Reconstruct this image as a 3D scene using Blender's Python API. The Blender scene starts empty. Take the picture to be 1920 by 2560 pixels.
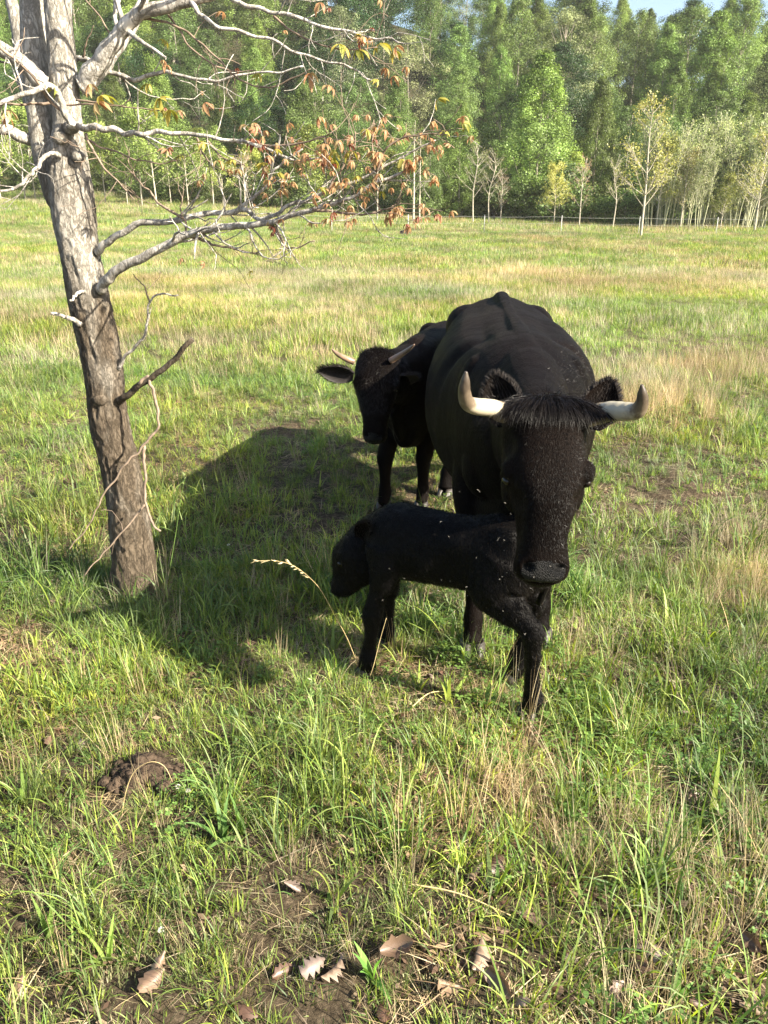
import bpy, math, random
import numpy as np
from mathutils import Vector, noise as mnoise
rnd = random.Random(7)
rng = np.random.default_rng(11)
S = bpy.context.scene

# ------------------------------------------------------------------ camera
PITCH = math.radians(21.1); FPX = 1971.0; CH = 1.6
cp, sp = math.cos(PITCH), math.sin(PITCH)
cam_d = bpy.data.cameras.new('camera'); cam = bpy.data.objects.new('camera', cam_d)
S.collection.objects.link(cam); S.camera = cam
cam.location = (0, 0, CH); cam.rotation_euler = (math.radians(90) - PITCH, 0, 0)
cam_d.sensor_fit = 'VERTICAL'; cam_d.sensor_height = 24; cam_d.sensor_width = 18
cam_d.lens = 24 * FPX / 2560; cam_d.clip_start = 0.05; cam_d.clip_end = 3000

# ------------------------------------------------------------------ sky and sun
SUN_EL = math.radians(32); SUN_AZ = (0.88, -0.475)
W = bpy.data.worlds.new('World'); S.world = W; W.use_nodes = True
nt = W.node_tree; nt.nodes.clear()
sky = nt.nodes.new('ShaderNodeTexSky'); sky.sky_type = 'NISHITA'; sky.sun_disc = False
sky.sun_elevation = SUN_EL; sky.sun_rotation = math.atan2(SUN_AZ[0], SUN_AZ[1])
sky.air_density = 1.0; sky.dust_density = 2.0; sky.ozone_density = 1.0
bg = nt.nodes.new('ShaderNodeBackground'); bg.inputs[1].default_value = 0.075
wo = nt.nodes.new('ShaderNodeOutputWorld')
nt.links.new(sky.outputs[0], bg.inputs[0]); nt.links.new(bg.outputs[0], wo.inputs[0])
sl = bpy.data.lights.new('sun', 'SUN'); sl.energy = 5.0; sl.angle = math.radians(0.5); sl.color = (1.0, 0.91, 0.75)
sun = bpy.data.objects.new('sun', sl); S.collection.objects.link(sun)
_n = math.hypot(*SUN_AZ)
sdir = Vector((-SUN_AZ[0] / _n * math.cos(SUN_EL), -SUN_AZ[1] / _n * math.cos(SUN_EL), -math.sin(SUN_EL)))
sun.rotation_euler = sdir.to_track_quat('-Z', 'Y').to_euler(); sun.location = (20, -15, 30)
S.view_settings.view_transform = 'Standard'; S.view_settings.look = 'None'
S.view_settings.exposure = 1.98; S.view_settings.gamma = 1.0
S.view_settings.use_curve_mapping = False
S.render.engine = 'CYCLES'
S.cycles.max_bounces = 5; S.cycles.diffuse_bounces = 3; S.cycles.glossy_bounces = 2
S.cycles.transmission_bounces = 3; S.cycles.transparent_max_bounces = 4

HAZE = 0.00022
# ------------------------------------------------------------------ helpers
def at(px, py, Y):
    """world point seen at photo pixel (px,py) at ground distance Y"""
    u = (px - 960) / FPX; v = (1280 - py) / FPX
    d = (u, cp + v * sp, -sp + v * cp); t = Y / d[1]
    return (d[0] * t, Y, CH + d[2] * t)

def at_ground(px, py, z=0.0):
    u = (px - 960) / FPX; v = (1280 - py) / FPX
    d = (u, cp + v * sp, -sp + v * cp); t = (z - CH) / d[2]
    return (d[0] * t, d[1] * t)

def project(x, y, z):
    a = y * cp - (z - CH) * sp; b = y * sp + (z - CH) * cp
    return 960 + FPX * x / a, 1280 - FPX * b / a

def tag(o, label=None, cat=None, group=None, kind=None):
    if label: o['label'] = label
    if cat: o['category'] = cat
    if group: o['group'] = group
    if kind: o['kind'] = kind
    return o

def empty(name, loc=(0, 0, 0), rz=0):
    o = bpy.data.objects.new(name, None); S.collection.objects.link(o)
    o.location = loc; o.rotation_euler = (0, 0, rz); o.empty_display_size = 0.1
    return o

def link(name, me, mat=None, parent=None):
    o = bpy.data.objects.new(name, me); S.collection.objects.link(o)
    if mat and not me.materials: me.materials.append(mat)
    if parent is not None:
        o.parent = parent
    return o

def mesh_np(name, V, F, mat=None, smooth=False, col=None):
    """V (n,3); F list of faces or (m,3)/(m,4) array; col (n,3) per-vertex tint"""
    me = bpy.data.meshes.new(name)
    V = np.asarray(V, dtype=np.float32)
    if isinstance(F, np.ndarray):
        m, k = F.shape
        me.vertices.add(len(V)); me.vertices.foreach_set('co', V.ravel())
        me.loops.add(m * k); me.loops.foreach_set('vertex_index', F.ravel().astype(np.int32))
        me.polygons.add(m)
        me.polygons.foreach_set('loop_start', np.arange(0, m * k, k, dtype=np.int32))
        me.polygons.foreach_set('loop_total', np.full(m, k, dtype=np.int32))
        me.update(calc_edges=True)
    else:
        me.from_pydata(V.tolist(), [], F); me.update()
    if col is not None:
        a = me.color_attributes.new('tint', 'FLOAT_COLOR', 'POINT')
        c = np.ones((len(V), 4), dtype=np.float32); c[:, :3] = col
        a.data.foreach_set('color', c.ravel())
    if smooth: me.polygons.foreach_set('use_smooth', np.ones(len(me.polygons), dtype=bool))
    if mat: me.materials.append(mat)
    return me

def catmull(P, n):
    """resample control rows P (m,k) to about n rows by Catmull-Rom"""
    P = np.asarray(P, float); m = len(P)
    if m == 2:
        t = np.linspace(0, 1, n)[:, None]; return P[0] * (1 - t) + P[1] * t
    E = np.vstack([2 * P[0] - P[1], P, 2 * P[-1] - P[-2]])
    u = np.linspace(0, m - 1, n); i = np.minimum(u.astype(int), m - 2); t = (u - i)[:, None]
    p0, p1, p2, p3 = E[i], E[i + 1], E[i + 2], E[i + 3]
    return 0.5 * (2 * p1 + (p2 - p0) * t + (2 * p0 - 5 * p1 + 4 * p2 - p3) * t * t + (3 * p1 - p0 - 3 * p2 + p3) * t ** 3)

class MB:
    def __init__(s): s.V = []; s.F = []; s.C = []; s.n = 0
    def add(s, V, F, c=None):
        V = np.asarray(V, float); s.V.append(V)
        s.F.extend([tuple(int(i) + s.n for i in f) for f in F]); s.n += len(V)
        s.C.append(np.tile(c if c is not None else (1, 1, 1), (len(V), 1)))
    def tube(s, pts, rad, seg=8, c=None, n=None, cap=True):
        """tube along world points with radius per point"""
        P = np.column_stack([np.asarray(pts, float), np.asarray(rad, float)])
        if n: P = catmull(P, n); P[:, 3] = np.maximum(P[:, 3], min(rad) * 0.8)
        c0 = P[:, :3]; T = np.gradient(c0, axis=0); T /= np.linalg.norm(T, axis=1)[:, None] + 1e-9
        ref = np.array([0.31, 0.95, 0.02]) if abs(T[:, 1]).mean() < 0.85 else np.array([1, 0, 0.1])
        A = np.cross(T, ref); A /= np.linalg.norm(A, axis=1)[:, None] + 1e-9
        B = np.cross(T, A); a = np.linspace(0, 2 * math.pi, seg, endpoint=False)
        R = c0[:, None, :] + P[:, 3][:, None, None] * (A[:, None, :] * np.cos(a)[None, :, None] + B[:, None, :] * np.sin(a)[None, :, None])
        m = len(P); V = R.reshape(-1, 3); F = []
        for i in range(m - 1):
            for j in range(seg):
                k = (j + 1) % seg; F.append((i * seg + j, i * seg + k, (i + 1) * seg + k, (i + 1) * seg + j))
        if cap:
            F.append(tuple(range(seg))[::-1]); F.append(tuple((m - 1) * seg + j for j in range(seg)))
        s.add(V, F, c)
    def ball(s, c, r, seg=14, col=None):
        V = []; F = []; rings = seg // 2 + 1
        for i in range(rings + 1):
            th = math.pi * i / rings
            for j in range(seg):
                ph = 2 * math.pi * j / seg
                V.append((c[0] + r[0] * math.sin(th) * math.cos(ph), c[1] + r[1] * math.sin(th) * math.sin(ph), c[2] + r[2] * math.cos(th)))
        for i in range(rings):
            for j in range(seg):
                k = (j + 1) % seg; F.append((i * seg + j, (i + 1) * seg + j, (i + 1) * seg + k, i * seg + k))
        s.add(V, F, col)
    def mesh(s, name, mat=None, smooth=True):
        return mesh_np(name, np.vstack(s.V), s.F, mat, smooth, np.vstack(s.C))
    def build(s, name, mat, parent=None, smooth=True):
        return link(name, s.mesh(name, mat, smooth), None, parent)

def lattice(x, y, scale, seed):
    """smooth value noise in 0..1, numpy arrays"""
    x = np.asarray(x, float) / scale + 1000.5; y = np.asarray(y, float) / scale + 1000.5
    xi = np.floor(x).astype(np.int64); yi = np.floor(y).astype(np.int64); fx = x - xi; fy = y - yi
    fx = fx * fx * (3 - 2 * fx); fy = fy * fy * (3 - 2 * fy)
    def h(a, b):
        n = (a * 374761393 + b * 668265263 + seed * 974634777) & 0x7fffffff
        n = ((n ^ (n >> 13)) * 1274126177) & 0x7fffffff
        return ((n ^ (n >> 16)) & 0xffff) / 65535.0
    return (h(xi, yi) * (1 - fx) + h(xi + 1, yi) * fx) * (1 - fy) + (h(xi, yi + 1) * (1 - fx) + h(xi + 1, yi + 1) * fx) * fy
def fbm(x, y, s, seed):
    return (lattice(x, y, s, seed) * .5 + lattice(x, y, s / 2.1, seed + 5) * .3 + lattice(x, y, s / 4.3, seed + 9) * .2)
def sstep(a, b, x):
    t = np.clip((np.asarray(x, float) - a) / (b - a), 0, 1); return t * t * (3 - 2 * t)

def hgt(x, y):
    """ground height"""
    x = np.asarray(x, float); y = np.asarray(y, float)
    left = sstep(30, -45, x)
    base = 2.6 * left * sstep(25, 92, y)
    hill = sstep(80, 178, y) * (23 + 14 * sstep(55, -25, x)) + np.maximum(y - 200, 0) * .02
    bump = (fbm(x, y, .9, 3) - .5) * .05 * sstep(40, 3, y) + (fbm(x, y, .34, 6) - .5) * .075 * sstep(16, 3, y) + (fbm(x, y, 14, 4) - .5) * .35 * sstep(12, 40, y)
    return base + hill + bump

# ------------------------------------------------------------------ materials
def mat(name):
    m = bpy.data.materials.new(name); m.use_nodes = True; t = m.node_tree
    b = t.nodes['Principled BSDF']; return m, t, b
def N(t, typ, **kw):
    n = t.nodes.new(typ)
    for k, v in kw.items(): setattr(n, k, v)
    return n
def ramp(t, stops, fac=None):
    r = N(t, 'ShaderNodeValToRGB'); e = r.color_ramp.elements
    while len(e) > 1: e.remove(e[-1])
    e[0].position = stops[0][0]; e[0].color = (*stops[0][1], 1)
    for p, c in stops[1:]:
        q = e.new(p); q.color = (*c, 1)
    if fac is not None: t.links.new(fac, r.inputs[0])
    return r

def simple(name, col, rough=.6, spec=.3, var=.25, scale=30, bump=0.0, bscale=80, metal=0):
    m, t, b = mat(name)
    tc = N(t, 'ShaderNodeTexCoord'); n = N(t, 'ShaderNodeTexNoise'); n.inputs['Scale'].default_value = scale; n.inputs['Detail'].default_value = 5
    t.links.new(tc.outputs['Object'], n.inputs['Vector'])
    r = ramp(t, [(.3, tuple(c * (1 - var) for c in col)), (.7, tuple(c * (1 + var) for c in col))], n.outputs[0])
    t.links.new(r.outputs[0], b.inputs['Base Color']); b.inputs['Roughness'].default_value = rough
    b.inputs['Specular IOR Level'].default_value = spec; b.inputs['Metallic'].default_value = metal
    if bump:
        n2 = N(t, 'ShaderNodeTexNoise'); n2.inputs['Scale'].default_value = bscale; n2.inputs['Detail'].default_value = 6
        t.links.new(tc.outputs['Object'], n2.inputs['Vector'])
        bp = N(t, 'ShaderNodeBump'); bp.inputs['Strength'].default_value = bump; bp.inputs['Distance'].default_value = .01
        t.links.new(n2.outputs[0], bp.inputs['Height']); t.links.new(bp.outputs[0], b.inputs['Normal'])
    return m

def leafy(name, trans=.45, gloss=.06, instancer=False, bright=1.0, rough=.5, objrand=0.0):
    """diffuse+translucent leaf shader coloured by the mesh attribute 'tint' (and the instancer's 'shade')"""
    m = bpy.data.materials.new(name); m.use_nodes = True; t = m.node_tree; t.nodes.clear()
    out = N(t, 'ShaderNodeOutputMaterial'); a = N(t, 'ShaderNodeAttribute'); a.attribute_name = 'tint'
    col = a.outputs['Color']
    if instancer:
        a2 = N(t, 'ShaderNodeAttribute'); a2.attribute_name = 'shade'; a2.attribute_type = 'INSTANCER'
        mx = N(t, 'ShaderNodeMix', data_type='RGBA', blend_type='MULTIPLY'); mx.inputs[0].default_value = 1
        t.links.new(col, mx.inputs[6]); t.links.new(a2.outputs['Color'], mx.inputs[7]); col = mx.outputs[2]
    if objrand:
        oi = N(t, 'ShaderNodeObjectInfo'); hs = N(t, 'ShaderNodeHueSaturation')
        mr = N(t, 'ShaderNodeMapRange'); mr.inputs[3].default_value = 1 - objrand; mr.inputs[4].default_value = 1 + objrand
        t.links.new(oi.outputs['Random'], mr.inputs[0]); t.links.new(mr.outputs[0], hs.inputs['Value'])
        mul = N(t, 'ShaderNodeMath', operation='MULTIPLY'); mul.inputs[1].default_value = 7.31; t.links.new(oi.outputs['Random'], mul.inputs[0])
        fr = N(t, 'ShaderNodeMath', operation='FRACT'); t.links.new(mul.outputs[0], fr.inputs[0])
        mr2 = N(t, 'ShaderNodeMapRange'); mr2.inputs[3].default_value = .480; mr2.inputs[4].default_value = .508
        t.links.new(fr.outputs[0], mr2.inputs[0]); t.links.new(mr2.outputs[0], hs.inputs['Hue'])
        t.links.new(col, hs.inputs['Color']); col = hs.outputs[0]
    d = N(t, 'ShaderNodeBsdfDiffuse'); tr = N(t, 'ShaderNodeBsdfTranslucent'); g = N(t, 'ShaderNodeBsdfGlossy')
    g.inputs['Roughness'].default_value = rough; g.inputs['Color'].default_value = (1, 1, 1, 1)
    hs2 = N(t, 'ShaderNodeHueSaturation'); hs2.inputs['Saturation'].default_value = 1.15; hs2.inputs['Value'].default_value = 1.25; hs2.inputs['Hue'].default_value = .49
    t.links.new(col, d.inputs[0]); t.links.new(col, hs2.inputs['Color']); t.links.new(hs2.outputs[0], tr.inputs[0])
    m1 = N(t, 'ShaderNodeMixShader'); m1.inputs[0].default_value = trans
    m2 = N(t, 'ShaderNodeMixShader'); m2.inputs[0].default_value = gloss
    t.links.new(d.outputs[0], m1.inputs[1]); t.links.new(tr.outputs[0], m1.inputs[2])
    t.links.new(m1.outputs[0], m2.inputs[1]); t.links.new(g.outputs[0], m2.inputs[2]); t.links.new(m2.outputs[0], out.inputs[0])
    return m

M_grass = leafy('grass_blade', .38, .025, True, rough=.55)
M_tree = leafy('tree_foliage', .35, .02, objrand=.36)
M_leaf = leafy('young_leaf', .45, .015)
M_litter = leafy('dry_leaf', .15, .05)

def ground_material():
    m, t, b = mat('meadow_soil'); tc = N(t, 'ShaderNodeTexCoord')
    def no(s, d=6, r=.6):
        n = N(t, 'ShaderNodeTexNoise'); n.inputs['Scale'].default_value = s; n.inputs['Detail'].default_value = d; n.inputs['Roughness'].default_value = r
        t.links.new(tc.outputs['Object'], n.inputs['Vector']); return n.outputs[0]
    soil = ramp(t, [(.3, (.030, .023, .014)), (.5, (.07, .053, .034)), (.62, (.13, .10, .065)), (.75, (.22, .17, .12))], no(38, 8, .7))
    far = ramp(t, [(.3, (.06, .10, .02)), (.48, (.13, .17, .045)), (.62, (.22, .19, .085)), (.75, (.27, .21, .12))], no(.55, 8, .7))
    forest = ramp(t, [(.3, (.02, .025, .01)), (.7, (.06, .05, .03))], no(1.5))
    sx = N(t, 'ShaderNodeSeparateXYZ'); t.links.new(tc.outputs['Object'], sx.inputs[0])
    mr = N(t, 'ShaderNodeMapRange'); mr.inputs[1].default_value = 6; mr.inputs[2].default_value = 26; t.links.new(sx.outputs[1], mr.inputs[0])
    mx = N(t, 'ShaderNodeMix', data_type='RGBA'); t.links.new(mr.outputs[0], mx.inputs[0]); t.links.new(soil.outputs[0], mx.inputs[6]); t.links.new(far.outputs[0], mx.inputs[7])
    mr2 = N(t, 'ShaderNodeMapRange'); mr2.inputs[1].default_value = 84; mr2.inputs[2].default_value = 98; t.links.new(sx.outputs[1], mr2.inputs[0])
    mx2 = N(t, 'ShaderNodeMix', data_type='RGBA'); t.links.new(mr2.outputs[0], mx2.inputs[0]); t.links.new(mx.outputs[2], mx2.inputs[6]); t.links.new(forest.outputs[0], mx2.inputs[7])
    t.links.new(mx2.outputs[2], b.inputs['Base Color']); b.inputs['Roughness'].default_value = .95; b.inputs['Specular IOR Level'].default_value = .1
    bp = N(t, 'ShaderNodeBump'); bp.inputs['Strength'].default_value = .9; bp.inputs['Distance'].default_value = .02
    t.links.new(no(60, 8, .7), bp.inputs['Height']); t.links.new(bp.outputs[0], b.inputs['Normal'])
    return m

def bark_material(name, lo=(.10, .078, .055), hi=(.37, .345, .30), z0=1.15, z1=1.95, scale=1.0):
    """brown furrowed bark low on the stem, smooth pale grey above"""
    m, t, b = mat(name); tc = N(t, 'ShaderNodeTexCoord')
    mp = N(t, 'ShaderNodeMapping'); mp.inputs['Scale'].default_value = (1, 1, .35); t.links.new(tc.outputs['Object'], mp.inputs[0])
    v = N(t, 'ShaderNodeTexVoronoi', feature='DISTANCE_TO_EDGE'); v.inputs['Scale'].default_value = 55 * scale; v.inputs['Randomness'].default_value = 1
    n = N(t, 'ShaderNodeTexNoise'); n.inputs['Scale'].default_value = 25; n.inputs['Detail'].default_value = 8; n.inputs['Roughness'].default_value = .65
    t.links.new(mp.outputs[0], n.inputs['Vector'])
    ad = N(t, 'ShaderNodeMix', data_type='RGBA'); ad.inputs[0].default_value = .09
    t.links.new(mp.outputs[0], ad.inputs[6]); t.links.new(n.outputs[1], ad.inputs[7]); t.links.new(ad.outputs[2], v.inputs['Vector'])
    cr = ramp(t, [(0, (.35, .33, .3)), (.12, (.8, .8, .8)), (.3, (1, 1, 1))], v.outputs[0])
    low = ramp(t, [(.3, tuple(c * .6 for c in lo)), (.7, tuple(c * 1.35 for c in lo))], n.outputs[0])
    n2 = N(t, 'ShaderNodeTexNoise'); n2.inputs['Scale'].default_value = 9; n2.inputs['Detail'].default_value = 6; t.links.new(mp.outputs[0], n2.inputs['Vector'])
    high = ramp(t, [(.3, tuple(c * .62 for c in hi)), (.45, hi), (.7, tuple(min(.75, c * 1.3) for c in hi))], n2.outputs[0])
    sx = N(t, 'ShaderNodeSeparateXYZ'); t.links.new(tc.outputs['Object'], sx.inputs[0])
    mr = N(t, 'ShaderNodeMapRange'); mr.inputs[1].default_value = z0; mr.inputs[2].default_value = z1; t.links.new(sx.outputs[2], mr.inputs[0])
    a3 = N(t, 'ShaderNodeMath', operation='ADD'); s3 = N(t, 'ShaderNodeMath', operation='MULTIPLY_ADD'); s3.inputs[1].default_value = 2.2; s3.inputs[2].default_value = -1.1
    t.links.new(n2.outputs[0], s3.inputs[0]); t.links.new(mr.outputs[0], a3.inputs[0]); t.links.new(s3.outputs[0], a3.inputs[1]); a3.use_clamp = True
    mx = N(t, 'ShaderNodeMix', data_type='RGBA'); t.links.new(a3.outputs[0], mx.inputs[0]); t.links.new(low.outputs[0], mx.inputs[6]); t.links.new(high.outputs[0], mx.inputs[7])
    ml = N(t, 'ShaderNodeMix', data_type='RGBA', blend_type='MULTIPLY'); ml.inputs[0].default_value = .75
    t.links.new(mx.outputs[2], ml.inputs[6]); t.links.new(cr.outputs[0], ml.inputs[7]); t.links.new(ml.outputs[2], b.inputs['Base Color'])
    b.inputs['Roughness'].default_value = .85; b.inputs['Specular IOR Level'].default_value = .2
    bp = N(t, 'ShaderNodeBump'); bp.inputs['Strength'].default_value = .8; bp.inputs['Distance'].default_value = .006
    t.links.new(cr.outputs[0], bp.inputs['Height']); t.links.new(bp.outputs[0], b.inputs['Normal'])
    return m

M_bark = bark_material('hickory_bark')
M_limb = bark_material('pale_limb_bark', lo=(.38, .35, .31), hi=(.50, .47, .42), scale=.6)
M_twig = simple('twig_bark', (.20, .15, .11), .7, .3, .35, 40)
M_farbark = simple('far_bark', (.26, .23, .19), .9, .1, .3, 2)

# ------------------------------------------------------------------ ground
def build_ground():
    ys = np.concatenate([np.arange(-6, .6, .6), np.arange(.6, 7, .05), np.arange(7, 20, .35), np.arange(20, 100, 2.5), np.arange(100, 250, 6)])
    xr = np.concatenate([np.arange(0, 4.5, .06), np.arange(4.5, 14, .5), np.arange(14, 70, 3.5), np.arange(70, 221, 12)])
    xs = np.concatenate([-xr[::-1][:-1], xr])
    X, Y = np.meshgrid(xs, ys); Z = hgt(X, Y)
    near = sstep(9, 2, Y)
    Z = Z + near * ((lattice(X, Y, .16, 21) - .5) * .022 + (lattice(X, Y, .075, 22) - .5) * .012)
    V = np.column_stack([X.ravel(), Y.ravel(), Z.ravel()]); w = len(xs)
    i, j = np.meshgrid(np.arange(len(ys) - 1), np.arange(w - 1), indexing='ij'); a = (i * w + j).ravel()
    F = np.column_stack([a, a + 1, a + w + 1, a + w])
    o = link('ground', mesh_np('ground', V, F, ground_material(), True)); tag(o, 'grassy pasture ground rising to the wooded hill', kind='structure')
build_ground()

# ------------------------------------------------------------------ cattle
def coat_material(name, base=(.0028, .0022, .0020), brown=(.0062, .0042, .0034), rough=.5, spec=.02):
    m, t, b = mat(name); tc = N(t, 'ShaderNodeTexCoord')
    n = N(t, 'ShaderNodeTexNoise'); n.inputs['Scale'].default_value = 2.2; n.inputs['Detail'].default_value = 3; t.links.new(tc.outputs['Object'], n.inputs['Vector'])
    r = ramp(t, [(.35, base), (.75, brown)], n.outputs[0]); t.links.new(r.outputs[0], b.inputs['Base Color'])
    b.inputs['Roughness'].default_value = rough; b.inputs['Specular IOR Level'].default_value = spec
    b.inputs['Sheen Weight'].default_value = .015; b.inputs['Sheen Roughness'].default_value = .4; b.inputs['Sheen Tint'].default_value = (.9, .7, .6, 1)
    n2 = N(t, 'ShaderNodeTexNoise'); n2.inputs['Scale'].default_value = 260; n2.inputs['Detail'].default_value = 3
    mp = N(t, 'ShaderNodeMapping'); mp.inputs['Scale'].default_value = (1, .35, .5); t.links.new(tc.outputs['Object'], mp.inputs[0]); t.links.new(mp.outputs[0], n2.inputs['Vector'])
    bp = N(t, 'ShaderNodeBump'); bp.inputs['Strength'].default_value = .8; bp.inputs['Distance'].default_value = .004
    t.links.new(n2.outputs[0], bp.inputs['Height']); t.links.new(bp.outputs[0], b.inputs['Normal'])
    return m
M_coat = coat_material('black_coat')
M_coat_calf = coat_material('calf_coat', (.0020, .0018, .0018), (.0036, .0028, .0024), .5, .10)
M_hair = simple('coat_hair', (.0024, .0018, .0016), .45, .10, .3, 8)
M_hair_brown = simple('tuft_hair', (.0065, .0045, .0036), .42, .20, .4, 8)
M_fuzz = simple('ear_fuzz', (.020, .016, .014), .5, .2, .4, 8)  # ear hair, coloured lighter than the coat to paint in lit ear backs
M_hoof = simple('hoof_horn', (.035, .030, .026), .45, .4, .3, 60, .3, 120)
M_muzzle = simple('wet_muzzle', (.0028, .0028, .003), .36, .18, .3, 90, .8, 320)
M_dark = simple('dark_opening', (.003, .003, .003), .8, .1, .1)  # near-black colour standing in for the shade inside nostrils
M_eye = simple('eye_wet', (.006, .004, .003), .22, .4, .1)
M_earin = simple('ear_inner', (.016, .013, .012), .7, .3, .3, 40)

def horn_material(name, dark=(.13, .095, .06), mid=(.37, .33, .24), tip=(.055, .042, .03), pos=(.0, .13, .26, .46, .60, .80)):
    m, t, b = mat(name); a = N(t, 'ShaderNodeAttribute'); a.attribute_name = 'tint'
    sx = N(t, 'ShaderNodeSeparateColor'); t.links.new(a.outputs['Color'], sx.inputs[0])
    tc = N(t, 'ShaderNodeTexCoord'); n = N(t, 'ShaderNodeTexNoise'); n.inputs['Scale'].default_value = 45; n.inputs['Detail'].default_value = 6; t.links.new(tc.outputs['Object'], n.inputs['Vector'])
    ma = N(t, 'ShaderNodeMath', operation='MULTIPLY_ADD'); ma.inputs[1].default_value = .42; ma.inputs[2].default_value = -.21; t.links.new(n.outputs[0], ma.inputs[0])
    ad = N(t, 'ShaderNodeMath', operation='ADD'); t.links.new(sx.outputs[0], ad.inputs[0]); t.links.new(ma.outputs[0], ad.inputs[1])
    r = ramp(t, [(pos[0], dark), (pos[1], tuple(c * 1.6 for c in dark)), (pos[2], mid), (pos[3], mid), (pos[4], (.13, .10, .068)), (pos[5], tip)], ad.outputs[0])
    t.links.new(r.outputs[0], b.inputs['Base Color']); b.inputs['Roughness'].default_value = .38; b.inputs['Specular IOR Level'].default_value = .45
    bp = N(t, 'ShaderNodeBump'); bp.inputs['Strength'].default_value = .35; bp.inputs['Distance'].default_value = .003
    t.links.new(n.outputs[0], bp.inputs['Height']); t.links.new(bp.outputs[0], b.inputs['Normal'])
    return m
M_horn = horn_material('ivory_horn')
M_horn2 = horn_material('brown_horn', (.14, .09, .06), (.20, .13, .09), (.16, .11, .08))

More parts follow.
